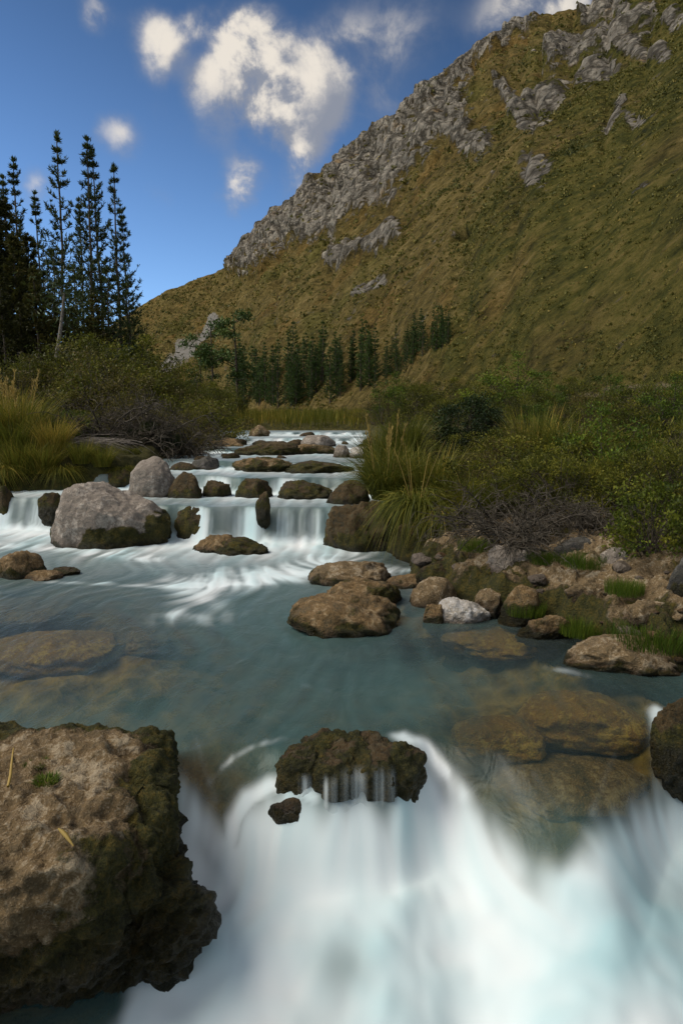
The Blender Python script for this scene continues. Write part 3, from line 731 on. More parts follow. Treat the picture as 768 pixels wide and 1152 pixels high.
Pm = np.stack([mX, mY, mZ], -1).reshape(-1, 3)
sh = qx.shape
n_mid = fbm3(Pm / 22., 5).reshape(sh); n_hi = fbm3(Pm / 5., 4).reshape(sh); rdg = ridge3(Pm * np.array([1, 1, .6]) / 30., 4, .45).reshape(sh)
rock_a = np.clip(sst(.05, .80, rockm + .34 * n_mid + .22 * n_hi), 0, 1)
amp = np.clip((mY - 20) / 400, .01, 1)
nrm = np.array([-.55, -.45, .70]); nrm /= np.linalg.norm(nrm)
gully = 1 - np.abs(perlin2(qx / 46. + 4 + qy / 300., qy / 420.)) * 2
disp = amp * (4.0 * n_mid + 1.1 * n_hi) + rock_a * amp * (6.5 * (rdg - .3)) - amp * 4.0 * np.clip(gully, 0, 1) ** 3
disp = disp - 9 * np.exp(-((qx - 517) / 7) ** 2 - ((qy - 263 - .35 * (517 - qx)) / 3.5) ** 2) + 2.5 * np.exp(-((qx - 517) / 9) ** 2 - ((qy - 259 - .35 * (517 - qx)) / 2.5) ** 2)
disp = disp * (1 - .6 * sst(.93, 1, np.vstack([np.repeat(t[:, None], MC, 1), np.ones((13, MC))])))
mX = mX + nrm[0] * disp; mY = mY + nrm[1] * disp; mZ = mZ + nrm[2] * disp
green = np.clip(sst(480, 720, qx + .5 * qy - 60) * .7 + .35 * n_mid, 0, 1)
def mountain_mat():
    m, nt, out = new_mat('mountain_side'); b = NB(nt); p = b.pos()
    n1 = b.noise(p, .055, 8, .62); n2 = b.noise(p, .30, 7, .68); n3 = b.noise(p, 1.1, 6, .68); v = b.vor(p, .32)
    n5 = b.noise(p, .75, 6, .7); gf = b.m('ADD', b.m('ADD', b.m('MULTIPLY', n2, .42), b.m('MULTIPLY', n5, .38)), b.m('MULTIPLY', n1, .20))
    g = b.ramp(gf, [(.39, (.032, .028, .010)), (.46, (.085, .066, .021)), (.52, (.14, .104, .033)), (.60, (.23, .17, .065))])
    gg = b.ramp(gf, [(.40, (.022, .026, .008)), (.47, (.060, .060, .014)), (.53, (.105, .092, .022)), (.61, (.17, .13, .04))])
    n6 = b.noise(p, .028, 7, .62, .6)
    g = b.mix(b.ss(n6, .52, .66, 0, .7), g, b.mix(1, g, (.62, .78, .55), 'MULTIPLY')); g = b.mix(b.ss(n6, .48, .36, 0, .6), g, b.mix(1, g, (1.15, .92, .80), 'MULTIPLY'))
    grass = b.mix(b.ss(b.m('ADD', b.attr('green'), b.m('MULTIPLY', b.m('SUBTRACT', n1, .5), 1.4)), .25, .7), g, gg)
    mp = b.n('ShaderNodeMapping'); b.l(p, mp.inputs[0]); mp.inputs['Scale'].default_value = (1, 1, .35)
    r1 = b.noise(mp.outputs[0], .14, 9, .66, 1.0); r2 = b.noise(mp.outputs[0], .7, 6, .65)
    rk = b.ramp(b.m('ADD', b.m('MULTIPLY', r1, .55), b.m('MULTIPLY', r2, .45)), [(.36, (.04, .034, .025)), (.44, (.145, .126, .10)), (.53, (.27, .24, .195)), (.66, (.42, .37, .29))])
    rk = b.mix(b.ss(n1, .56, .70), rk, b.mix(.6, rk, (.33, .20, .07)))
    mq = b.n('ShaderNodeMapping'); b.l(p, mq.inputs[0]); mq.inputs['Scale'].default_value = (1, 1, .45); mq.inputs['Rotation'].default_value = (.3, .5, 0)
    wq = b.n('ShaderNodeVectorMath', operation='ADD'); b.l(mq.outputs[0], wq.inputs[0])
    nq = b.n('ShaderNodeTexNoise'); b.l(p, nq.inputs['Vector']); nq.inputs['Scale'].default_value = .12; nq.inputs['Detail'].default_value = 4
    sq = b.n('ShaderNodeVectorMath', operation='SCALE'); b.l(nq.outputs['Color'], sq.inputs[0]); sq.inputs['Scale'].default_value = 9; b.l(sq.outputs[0], wq.inputs[1])
    ck = b.vor(wq.outputs[0], .13, 'DISTANCE_TO_EDGE'); ck2 = b.vor(wq.outputs[0], .42, 'DISTANCE_TO_EDGE')
    rk = b.mix(b.ss(ck, .0, .11, .8, 0), rk, (.035, .030, .022)); rk = b.mix(b.ss(ck2, .0, .10, .5, 0), rk, (.05, .043, .033))
    rf = b.ss(b.m('ADD', b.attr('rock'), b.m('ADD', b.m('MULTIPLY', b.m('SUBTRACT', n2, .5), 2.4), b.m('MULTIPLY', b.m('SUBTRACT', r1, .5), 2.6))), .46, .74)
    c = b.mix(rf, grass, rk)
    sf = b.ss(b.m('ADD', b.attr('scree'), b.m('MULTIPLY', b.m('SUBTRACT', n2, .5), .9)), .2, .45)
    c = b.mix(sf, c, b.mix(n3, (.17, .155, .135), (.27, .25, .22)))
    cf = b.ss(b.m('ADD', b.attr('cut'), b.m('MULTIPLY', b.m('SUBTRACT', n2, .5), 2.6)), .38, .75)
    c = b.mix(cf, c, b.ramp(n3, [(.35, (.09, .07, .045)), (.65, (.24, .19, .13))]))
    h = b.m('ADD', b.m('MULTIPLY', n2, .9), b.m('MULTIPLY', n5, .7))
    h = b.m('ADD', h, b.m('MULTIPLY', b.m('MULTIPLY', b.ss(ck, 0, .25), rf), .8))
    b.l(b.pbsdf(c, .95, b.bump(h, 1.0, 2.6), .05), out.inputs[0]); return m
M['mountain'] = mountain_mat()
me = make_mesh('mountain', np.stack([mX, mY, mZ], -1).reshape(-1, 3), grid_faces(MRT, MC), M['mountain'],
               {'rock': rock_a.ravel(), 'green': green.ravel(), 'scree': np.clip(scree, 0, 1).ravel(), 'cut': np.clip(cut, 0, 1).ravel()})
tag(link('mountain', me), kind='structure')
qx, qy = proj(mX, mY, mZ)
def on_mountain(px, py):
    j = int(np.argmin(np.abs(mpx - px))); i = int(np.argmin(np.abs(qy[:MRW, j] - py)))
    return np.array([mX[i, j], mY[i, j], mZ[i, j]])

# scrub and tussocks on the slope: ground cover
mb = MB(); n = 11000
bi = []; tries = 0
pj = RNG.integers(0, MC, 260000); pi = RNG.integers(2, MRW - 4, 260000)
k = 0; C_ = []; T_ = []; S_ = []
for i, j in zip(pi, pj):
    x, y = qx[i, j], qy[i, j]
    if x < 120 or x > 860 or y < -40: continue
    if rock_a[i, j] > .45 and RNG.random() < .85: continue
    if scree[i, j] > .1 or cut[i, j] > .2: continue
    if n_mid[i, j] + .5 * n_hi[i, j] < RNG.normal(-.25, .45): continue
    if mY[i, j] > 170 and RNG.random() < .6: continue
    dist = mY[i, j]; g = green[i, j]
    C_.append((mX[i, j], mY[i, j], mZ[i, j])); T_.append(RNG.choice([.42, .50, .57, .66, .76], p=[.16 + .1 * g, .30 + .12 * g, .26, .18 - .12 * g, .10 - .10 * g]))
    S_.append(min(dist * RNG.uniform(.0014, .0036), 1.2) * (1.3 if T_[-1] < .45 else 1))
    k += 1
    if k >= n: break
C_ = np.array(C_); T_ = np.array(T_); S_ = np.array(S_); LQ = 9
CC = np.repeat(C_, LQ, 0); SS = np.repeat(S_, LQ); TT = np.clip(np.repeat(T_, LQ) + RNG.normal(0, .08, len(SS)), 0, 1)
D = RNG.normal(size=(len(CC), 3)); D[:, 2] = np.abs(D[:, 2]) + .5; D /= np.linalg.norm(D, axis=1)[:, None]
CC = CC + RNG.normal(size=CC.shape) * (SS * .35)[:, None] * [1, 1, .5]
mb.leaves(CC, D, SS * RNG.uniform(.6, 1.2, len(SS)), SS * .7, TT)
# larger bushes among it
_w = np.exp(3.5 * fbm3(C_ / 38., 3)); sel = RNG.choice(len(C_), 2600, replace=False, p=_w / _w.sum()); LQ = 42
sz = np.clip(C_[sel, 1] * np.exp(RNG.normal(-5.25, .42, len(sel))), .2, 2.6)
CC = np.repeat(C_[sel], LQ, 0); SS = np.repeat(sz, LQ)
off = RNG.normal(size=CC.shape); off[:, 2] = np.abs(off[:, 2]); CC = CC + off * (SS * .33)[:, None] * [1, 1, .75]
D = unit(RNG.normal(size=CC.shape) + [0, 0, .6])
mb.leaves(CC, D, SS * RNG.uniform(.15, .35, len(SS)), SS * .14, np.clip(np.repeat(RNG.choice([.12, .24, .34, .46], len(sel)), LQ) + RNG.normal(0, .1, len(SS)), 0, 1))
tag(link('hill_scrub', mb.mesh('hill_scrub', M['hill_tuft'])), 'low scrub and tussock grass covering the mountain side', 'scrub', kind='stuff')

# ------------------------------------------------------------------ plants
def curve(a, d, L, bend, k=6):
    s = np.linspace(0, 1, k)[:, None]
    return np.asarray(a) + np.asarray(d) * L * s + np.asarray(bend) * (s ** 2)

def shrub_meshes(seed, W, H, ncl, nleaf, ll, lw, lmat, stem=.012, spread=.14, low=.05, upd=.5, bark='bark'):
    global RNG
    old = RNG; RNG = np.random.default_rng(seed)
    st = MB(); lf = MB()
    th = RNG.uniform(0, 2 * np.pi, ncl); el = np.arcsin(RNG.uniform(low, 1, ncl)); rr = RNG.uniform(.35, 1, ncl) ** .5
    lump = 1 + .28 * np.sin(th * 2 + RNG.uniform(0, 6)) + .16 * np.sin(th * 3 + RNG.uniform(0, 6))
    C = np.stack([np.cos(th) * np.cos(el) * W / 2 * rr * lump, np.sin(th) * np.cos(el) * W / 2 * rr * lump, np.sin(el) * H * rr * RNG.uniform(.75, 1.12, ncl)], 1)
    for c in C:
        b0 = np.array([RNG.normal(0, .05 * W), RNG.normal(0, .05 * W), -.08 * H])
        mid = b0 + (c - b0) * .5 + RNG.normal(0, .05 * W, 3) + [0, 0, .08 * H]
        s = np.linspace(0, 1, 7)[:, None]; P = (1 - s) ** 2 * b0 + 2 * s * (1 - s) * mid + s ** 2 * c
        st.tube(P, np.linspace(stem, stem * .25, 7), 4, RNG.random())
        for q in range(4):
            d = unit(RNG.normal(size=3) + [0, 0, .5] + unit(c) * .6)
            st.tube(curve(P[4 + q % 3], d, W * RNG.uniform(.08, .2), [0, 0, -.02 * W], 4), np.linspace(stem * .3, stem * .12, 4), 3, RNG.random())
    per = np.maximum(1, RNG.poisson(nleaf / ncl, ncl)); idx = np.repeat(np.arange(ncl), per); N = len(idx)
    cs = RNG.uniform(.6, 1.35, ncl) * spread * W
    L = C[idx] + RNG.normal(size=(N, 3)) * cs[idx][:, None] * [1, 1, .65]
    L[:, 2] = np.abs(L[:, 2])
    ct = RNG.normal(.45, .20, ncl)
    tone = np.clip(ct[idx] + RNG.normal(0, .17, N), 0, 1)
    D = unit(RNG.normal(size=(N, 3)) + unit(L) * .5 + [0, 0, upd])
    lf.leaves(L, D, ll * RNG.uniform(.6, 1.3, N), lw * RNG.uniform(.7, 1.2, N), tone)
    a, b_ = st.mesh('stem', M[bark]), lf.mesh('foliage', M[lmat]); RNG = old
    return a, b_
def bare_meshes(seed, W, H, nmain=26):
    global RNG
    old = RNG; RNG = np.random.default_rng(seed); st = MB(); tw = MB()
    for i in range(nmain):
        th = RNG.uniform(0, 6.28); d = unit([math.cos(th) * .8, math.sin(th) * .8, RNG.uniform(.35, 1.0)])
        L = H * RNG.uniform(.7, 1.25); P = curve([RNG.normal(0, .12 * W), RNG.normal(0, .12 * W), 0], d * [W / 2 / H, W / 2 / H, 1], L, [d[0] * W * .12, d[1] * W * .12, -H * RNG.uniform(.1, .5)], 8) + np.cumsum(RNG.normal(0, .015 * W, (8, 3)), 0)
        st.tube(P, np.linspace(.016, .006, 8), 4, RNG.random())
        for j in range(9):
            b0 = P[RNG.integers(2, 8)]; d2 = unit(d + RNG.normal(0, .8, 3)); L2 = H * RNG.uniform(.2, .5)
            Q = curve(b0, d2, L2, [0, 0, -H * RNG.uniform(.05, .25)], 6) + np.cumsum(RNG.normal(0, .01 * W, (6, 3)), 0)
            tw.tube(Q, np.linspace(.008, .004, 6), 3, RNG.random())
            for k in range(4):
                d3 = unit(d2 + RNG.normal(0, .9, 3))
                tw.tube(curve(Q[RNG.integers(1, 6)], d3, H * RNG.uniform(.08, .25), [0, 0, -H * RNG.uniform(0, .1)], 4), np.linspace(.0045, .0028, 4), 3, RNG.random())
    a, b_ = st.mesh('stem', M['twig']), tw.mesh('twigs', M['twig']); RNG = old
    return a, b_
def grass_mesh(seed, n, R0, H, w, out=.5, droop=.6, mat='grass', tone=(.45, .22), drop=0):
    global RNG
    old = RNG; RNG = np.random.default_rng(seed); mb = MB()
    th = RNG.uniform(0, 6.28, n); r = R0 * np.sqrt(RNG.random(n)); B = np.stack([r * np.cos(th), r * np.sin(th), 0 * r], 1)
    od = th + RNG.normal(0, .6, n); ou = out * RNG.uniform(.1, 1, n)
    d = unit(np.stack([np.cos(od) * ou, np.sin(od) * ou, np.ones(n)], 1)); L = H * RNG.uniform(.55, 1.2, n)
    s = np.linspace(0, 1, 7)[None, :, None]
    g = np.stack([np.cos(od) * ou * .5, np.sin(od) * ou * .5, -RNG.uniform(.2, 1, n) * droop - drop], 1) * L[:, None]
    P = B[:, None] + d[:, None] * L[:, None, None] * s + g[:, None] * s ** 2.2
    Wd = w * RNG.uniform(.6, 1.3, n)[:, None] * np.array([1, 1, .95, .85, .65, .4, .08])[None]
    mb.ribbons(P, Wd, np.clip(RNG.normal(tone[0], tone[1], n), 0, 1))
    m_ = mb.mesh('blades', M[mat]); RNG = old
    return m_
def stalk_mesh(seed, n, R0, H, lean=.25, plume=True):
    global RNG
    old = RNG; RNG = np.random.default_rng(seed); mb = MB()
    for i in range(n):
        th = RNG.uniform(0, 6.28); d = unit([math.cos(th) * lean * RNG.random(), math.sin(th) * lean * RNG.random(), 1])
        P = curve([R0 * math.cos(th) * .6, R0 * math.sin(th) * .6, 0], d, H * RNG.uniform(.65, 1.1), [d[0] * .3 * H, d[1] * .3 * H, -.05 * H], 8)
        tn = RNG.uniform(.3, 1); mb.tube(P, np.linspace(.006, .003, 8), 4, tn)
        if plume:
            k = 40; q = P[5] + (P[7] - P[5]) * RNG.random((k, 1)); D = unit(d + RNG.normal(0, .25, (k, 3)))
            mb.leaves(q, D, .07 * H, .012, np.clip(tn + RNG.normal(0, .15, k), 0, 1))
    m_ = mb.mesh('stalks', M['straw']); RNG = old
    return m_
def pine_meshes(seed, H, wid, nwh, dens, mat, bare=.25, up=.5, clump=1.0, trunk_r=.012, taper=1.0):
    """tall conifer: trunk with whorls of limbs; crown of needle tufts along the limbs"""
    global RNG
    old = RNG; RNG = np.random.default_rng(seed); tr = MB(); cr = MB()
    k = 14; z = np.linspace(-.02 * H, H, k); wob = np.cumsum(RNG.normal(0, .0022 * H, (k, 2)), 0)
    TP = np.stack([wob[:, 0], wob[:, 1], z], 1); tr.tube(TP, np.linspace(trunk_r * H, .0015 * H, k), 7, .5)
    def tp(q): return np.array([np.interp(q, z, TP[:, 0]), np.interp(q, z, TP[:, 1]), q])
    for w in range(nwh):
        f = bare + (1 - bare) * (w + RNG.uniform(-.25, .25)) / nwh; f = min(max(f, .03), .995)
        ln = wid * H * ((1 - f) ** taper * .92 + .05) * RNG.uniform(.7, 1.15)
        nb = RNG.integers(4, 7); ph = RNG.uniform(0, 6.28)
        for j in range(nb):
            a = ph + j * 6.28 / nb + RNG.normal(0, .2); l = ln * RNG.uniform(.55, 1.2)
            if RNG.random() < .22: continue
            d = np.array([math.cos(a), math.sin(a), RNG.uniform(-.12, .12)])
            P = curve(tp(f * H), d, l, [0, 0, up * l], 6); tr.tube(P, np.linspace(.0035 * H * (1 - f * .7), .0007 * H, 6), 4, .4)
            m_ = max(3, int(dens * (.35 + l / (wid * H))))
            s = RNG.uniform(.25, 1.03, m_)[:, None]; C = tp(f * H) + d * l * s + np.array([0, 0, up * l]) * s ** 2
            reps = 5; C = np.repeat(C, reps, 0); s2 = np.repeat(s, reps, 0)
            tang = unit(d + np.array([0, 0, 2 * up]) * s2); D = unit(tang * .8 + RNG.normal(0, .55, C.shape) + [0, 0, .35])
            base = RNG.normal(.42, .15)
            cr.leaves(C, D, clump * H * .022 * RNG.uniform(.7, 1.3, len(C)), clump * H * .0048, np.clip(base + RNG.normal(0, .18, len(C)), 0, 1))
    n_ = 30; C = np.repeat(tp(H * .985)[None], n_, 0); cr.leaves(C + RNG.normal(0, .004 * H, C.shape), unit(RNG.normal(0, .3, (n_, 3)) + [0, 0, 1]), .02 * H, .005 * H, .5)
    a, b_ = tr.mesh('trunk', M['bark']), cr.mesh('crown', M[mat]); RNG = old
    return a, b_
def place(name, label, cat, parts, loc, rz=0, s=1.0, group=None):
    s = (s, s, s) if np.isscalar(s) else s
    t_ = thing(name, label, cat, tuple(float(q) for q in loc), rz, s, group)
    for pn, me in parts: link(pn, me, t_)
    return t_
def gz(x, y):
    z, d = ground_z(np.array([[float(x)]]), np.array([[float(y)]])); return float(z[0, 0])
def gpos(px, Y, dz=0.):
    z = 1.0
    for _ in range(4):
        x = float(px_at(px, Y, z)); z = gz(x, Y)
    return np.array([x, Y, z + dz])
def top_h(px, py, base):
    """height that brings the top to row py"""
    return float(at_y(px, py, base[1])[2] - base[2])

# --- tall pines on the left skyline
pA = pine_meshes(21, 10, .175, 22, 17, 'needle', .2, .75, .72, .009)
pB = pine_meshes(22, 10, .15, 23, 16, 'needle', .18, .85, .72, .009)
pC = pine_meshes(23, 10, .17, 27, 34, 'needle_brown', .05, .45, 1.15, taper=.7)
pD = pine_meshes(24, 10, .24, 18, 15, 'needle', .15, .45, 1.15, taper=.7)
pines = [(80, 147, 46, pA, 'tallest slender dark pine on the left skyline'), (109, 153, 50, pB, 'slender pine just right of the tallest one, left of a pair'),
         (121, 168, 51, pA, 'pine with a forked looking top in the middle of the skyline group'), (138, 186, 46, pA, 'rightmost skyline pine with upswept limbs'),
         (57, 216, 52, pB, 'thin small topped pine left of the tallest one'), (32, 178, 47, pB, 'dense slender pine near the left edge'), (17, 196, 52, pB, 'second slender pine from the left edge'),
         (101, 222, 56, pB, 'short thin pine between the tallest pine and the pair'), (150, 236, 50, pB, 'low thin pine at the right end of the skyline group')]
for i, (px, ty, Yd, pm, lb) in enumerate(pines):
    b0 = gpos(px, Yd, -.2); h = top_h(px, ty, b0) / 10
    place('pine_tree', lb, 'tree', [('trunk', pm[0]), ('crown', pm[1])], b0, i * 1.3, (h, h, h), 'tall pines on the left skyline')
for i, (px, ty, Yd, pm, lb) in enumerate([(2, 182, 40, pC, 'broad brownish pine cut by the left edge'), (-25, 200, 42, pC, 'brownish pine beyond the left edge'), (28, 262, 38, pC, 'dense brownish pine below the slender ones at left'),
         (48, 300, 36, pC, 'dark low pine in front of the leaning trunk'), (92, 298, 40, pD, 'dark spreading pine under the skyline group'), (128, 300, 42, pD, 'dark spreading pine at the right of the group'),
         (112, 330, 38, pC, 'low brownish pine in the shade of the group'), (150, 318, 44, pD, 'rightmost spreading pine with loose limbs'), (70, 280, 44, pD, 'dark pine behind the leaning trunk'), (10, 310, 34, pC, 'low brownish pine at the left edge'), (20, 225, 41, pC, 'dense brownish pine second from the left edge'), (44, 262, 43, pC, 'dense brownish pine left of the tallest slender one'), (-8, 240, 38, pC, 'dense pine half cut by the left edge'), (66, 330, 37, pC, 'low dark pine behind the leaning trunk base'), (88, 345, 36, pC, 'low dark pine right of the leaning trunk'), (30, 340, 35, pC, 'lowest brownish pine above the left reeds')]):
    b0 = gpos(px, Yd, -.2); h = top_h(px, ty, b0) / 10
    place('pine_tree', lb, 'tree', [('trunk', pm[0]), ('crown', pm[1])], b0, i * 2.1, (h * 1.05, h * 1.05, h), 'shaded pines under the skyline group')
# leaning pale trunk
b0 = gpos(49, 30); top = at_y(72, 330, 30.5)
mb = MB(); s = np.linspace(0, 1, 9)[:, None]; P = (np.array(top) - b0) * s; P[:, 0] += .15 * np.sin(s[:, 0] * 3); mb.tube(P, np.linspace(.13, .05, 9), 7, .5)
tm = mb.mesh('trunk', M['pale_bark']); mb = MB()
Cc = P[-1] + RNG.normal(0, 1, (500, 3)) * [.7, .7, 1.0]; mb.leaves(Cc, unit(RNG.normal(size=(500, 3)) + [0, 0, .5]), .3, .06, np.clip(RNG.normal(.4, .2, 500), 0, 1))
place('leaning_tree', 'thin pale leaning trunk with a sparse top among the dark pines', 'tree', [('trunk', tm), ('crown', mb.mesh('crown', M['needle']))], b0)

# --- shrubs (prototypes about 1.6 m wide, 1.3 m tall)
def sh(seed, mat, **k):
    d = dict(W=1.7, H=1.35, ncl=52, nleaf=6500, ll=.05, lw=.022); d.update(k)
    return shrub_meshes(seed, d['W'], d['H'], d['ncl'], d['nleaf'], d['ll'], d['lw'], mat, spread=d.get('spread', .055), low=d.get('low', .02), upd=d.get('upd', .5))
PRO = {'olive': [sh(31, 'olive_leaf'), sh(32, 'olive_leaf', W=1.9, H=1.2), sh(36, 'olive_leaf', ll=.07, lw=.012, upd=1.3)],
       'green': [sh(33, 'green_leaf'), sh(34, 'green_leaf', W=1.5, H=1.5)],
       'brown': [sh(35, 'brown_leaf', nleaf=4200), sh(38, 'brown_leaf', nleaf=3600, ll=.06, lw=.012)],
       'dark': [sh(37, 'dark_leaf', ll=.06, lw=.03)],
       'bright': [sh(39, 'bright_leaf', ll=.065, lw=.04, nleaf=3600, ncl=60)],
       'yellow': [sh(40, 'yellow_leaf', nleaf=3500)]}
bareP = [bare_meshes(51, 1.7, 1.2), bare_meshes(52, 1.9, 1.0)]
cnt = 0
def shrub(kind, px, Yd, topy, label, group=None, wmul=1.0, name='shrub', pos=None):
    global cnt
    cnt += 1
    b0 = gpos(px, Yd, -.05) if pos is None else np.asarray(pos, float); h = max(.15, top_h(px, topy, b0)); pm = PRO[kind][cnt % len(PRO[kind])] if kind != 'bare' else bareP[cnt % 2]
    s = h / (1.35 if kind != 'bare' else 1.1)
    return place(name, label, 'shrub', [('stem', pm[0]), ('foliage' if kind != 'bare' else 'twigs', pm[1])], b0, cnt * 1.9, (s * wmul, s * wmul, s), group)
def bankpos(px, Yd):
    z = .5
    for _ in range(4):
        x = float(px_at(px, Yd, z)); z = float(shelf_z(np.array([[x]]), np.array([[Yd]]))[0][0, 0]) if Yd < 9 and x < 5 else gz(x, Yd)
    return np.array([x, Yd, z - .03])

# right bank thicket, front row
shrub('bright', 728, 5.9, 530, 'bright yellow green leafy shrub at the lower right edge', pos=bankpos(730, 5.9), wmul=.95)
shrub('bright', 800, 5.8, 520, 'bright leafy shrub cut by the right edge', pos=bankpos(790, 6.1))
shrub('bare', 605, 6.8, 538, 'grey bare twiggy shrub above the pale smooth boulder', pos=bankpos(605, 6.8), wmul=1.25)
shrub('bare', 570, 7.6, 535, 'bare twiggy shrub left under the thicket', pos=bankpos(570, 7.2), wmul=1.2)
shrub('bare', 655, 7.0, 540, 'bare twiggy shrub behind the dark grey boulder', pos=bankpos(655, 7.0), wmul=1.1)
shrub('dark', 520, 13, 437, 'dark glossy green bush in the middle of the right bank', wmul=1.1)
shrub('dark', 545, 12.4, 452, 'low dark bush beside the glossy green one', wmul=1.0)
shrub('yellow', 466, 13.5, 455, 'yellow flowering bush left of the dark bush', wmul=1.1)
shrub('brown', 455, 14.5, 468, 'brownish bush beneath the yellow flowering one')
thick = [('olive', 700, 7.6, 505), ('olive', 640, 8.0, 490), ('olive', 590, 8.6, 492), ('brown', 540, 8.8, 520), ('olive', 760, 7.8, 480), ('green', 680, 9.0, 468), ('olive', 620, 9.6, 470), ('olive', 735, 9.6, 455),
         ('brown', 575, 10.4, 478), ('olive', 560, 11.0, 470), ('green', 600, 12, 452), ('olive', 655, 12, 448), ('olive', 700, 13, 440), ('green', 750, 13, 430), ('brown', 640, 15, 450), ('olive', 590, 16, 442), ('olive', 780, 10, 450),
         ('olive', 500, 10.6, 490), ('brown', 480, 12, 485), ('green', 630, 18, 440), ('olive', 545, 18, 440), ('olive', 700, 19, 436), ('brown', 740, 20, 432), ('green', 575, 23, 405), ('olive', 560, 24, 418),
         ('olive', 500, 22, 440), ('olive', 470, 26, 436), ('green', 440, 30, 425), ('olive', 460, 34, 418), ('brown', 430, 28, 440), ('olive', 480, 36, 420), ('brown', 415, 34, 442), ('olive', 520, 30, 425),
         ('green', 610, 26, 425), ('olive', 650, 26, 432), ('olive', 770, 18, 418), ('green', 690, 20, 418), ('olive', 735, 17, 414), ('olive', 640, 20, 424), ('olive', 600, 19, 428), ('brown', 665, 17, 430), ('brown', 530, 9.6, 505), ('olive', 515, 9.2, 500), ('brown', 660, 8.6, 500), ('olive', 720, 8.4, 500)]
LBL = {'olive': 'olive green shrub of the dense thicket on the right bank', 'green': 'fresher green shrub rising out of the right bank thicket', 'brown': 'brownish half bare shrub in the right bank thicket'}
for kd, px, Yd, ty in thick:
    shrub(kd, px, Yd, ty, LBL[kd], 'shrubs of the right bank thicket', wmul=1.15, pos=bankpos(px, Yd) if Yd < 9 else None)

# left bank shrubs
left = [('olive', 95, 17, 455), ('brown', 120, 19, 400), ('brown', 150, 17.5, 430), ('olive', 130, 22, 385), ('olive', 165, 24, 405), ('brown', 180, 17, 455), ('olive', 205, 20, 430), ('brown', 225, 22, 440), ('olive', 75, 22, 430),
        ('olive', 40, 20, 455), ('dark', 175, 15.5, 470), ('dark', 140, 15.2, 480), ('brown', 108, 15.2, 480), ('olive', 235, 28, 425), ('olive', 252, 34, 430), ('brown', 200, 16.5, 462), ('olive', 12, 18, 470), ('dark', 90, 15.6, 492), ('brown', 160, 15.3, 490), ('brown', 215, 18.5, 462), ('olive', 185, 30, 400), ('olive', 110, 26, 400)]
left += [('olive', 60, 24, 385), ('brown', 40, 23, 400), ('olive', 110, 24, 370), ('olive', 200, 27, 402), ('olive', 85, 25, 375), ('brown', 105, 23, 392), ('dark', 30, 25, 410), ('olive', 145, 27, 378), ('brown', 170, 26, 395), ('dark', 120, 28, 380), ('brown', 15, 24, 420)]
LBL2 = {'olive': 'olive green shrub of the left bank thicket', 'brown': 'brown twiggy shrub of the left bank thicket', 'dark': 'dark shaded shrub low on the left bank'}
for kd, px, Yd, ty in left:
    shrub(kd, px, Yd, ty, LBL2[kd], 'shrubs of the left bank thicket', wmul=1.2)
shrub('green', 80, 14.4, 458, 'fresh green shrub behind the left reeds', wmul=1.2)
for px, Yd, ty in ((135, 15, 420), (165, 15.4, 455), (205, 16, 460)):
    shrub('bare', px, Yd, ty, 'bare grey brown twigs in front of the left thicket', 'bare shrubs of the left thicket', wmul=1.0)
# pile of dead twigs
mb = MB(); b0 = gpos(85, 13.4, .0)
for i in range(170):
    a = RNG.uniform(-.3, .3) + (0 if RNG.random() < .5 else math.pi); d = unit([math.cos(a), math.sin(a) * .5, RNG.uniform(-.05, .35)])
    P = curve(RNG.normal(0, 1, 3) * [.45, .2, .04] + [0, 0, .12], d, RNG.uniform(.3, .9), [0, 0, -RNG.uniform(.1, .4)], 6) + np.cumsum(RNG.normal(0, .012, (6, 3)), 0)
    mb.tube(P, np.linspace(.009, .003, 6), 3, RNG.random())
tag(link('twig_pile', mb.mesh('twig_pile', M['pale_bark']), None, b0), 'heap of pale dead twigs hanging over the left bank', 'dead twigs')

# --- grasses
gA = grass_mesh(61, 900, .22, 1.0, .012, .75, .75); gB = grass_mesh(62, 700, .25, .9, .012, .45, .35); gC = grass_mesh(63, 1000, .3, .8, .012, .9, 1.1, drop=.5)
gD = grass_mesh(64, 1600, .5, .14, .006, .6, .3, 'lawn'); gE = grass_mesh(65, 700, .28, 1.0, .012, .5, .4, tone=(.68, .2))
stA = stalk_mesh(71, 9, .2, 1.2); stB = stalk_mesh(72, 5, .1, 1.0, .6, False)
def gclump(px, Yd, h, m_, label, group=None, st=None, pos=None, name='grass_clump', ws=1.0):
    b0 = gpos(px, Yd, -.02) if pos is None else np.asarray(pos, float)
    return place(name, label, 'grass', [('blades', m_)] + ([('stalks', st)] if st else []), b0, px * .37, (h * ws, h * ws, h), group)
gclump(468, 8.6, 1.0, gC, 'long drooping grass clump overhanging the water at the right bank', pos=(px_at(468, 8.6, .75), 8.6, .62), st=stB, ws=.85)
gclump(495, 8.3, .8, gC, 'drooping grass behind the mossy rounded rock', pos=(px_at(500, 8.4, .6), 8.4, .55), ws=.8)
gclump(436, 9.6, 1.0, gA, 'tall grass clump with golden stalks at the corner of the right bank', pos=(px_at(432, 9.7, .8), 9.7, .62), st=stA, ws=.8)
gclump(418, 10.4, .9, gA, 'pale green grass clump nearest the falls on the right bank', pos=(px_at(425, 10.6, .8), 10.6, .65), st=stB, ws=.7)
for i, (px, Yd, h) in enumerate([(450, 10.5, 1.1), (480, 9.6, 1.0), (510, 9.0, .9), (455, 12, 1.0), (530, 8.6, .7), (425, 13, .9), (640, 10, 1.1), (600, 11, 1.1), (700, 8.2, .9), (550, 8.2, .6)]):
    gclump(px, Yd, h, [gA, gB][i % 2], 'grass tussock growing between the shrubs of the right bank', 'tussocks on the right bank', pos=bankpos(px, Yd) if Yd < 9 else None)
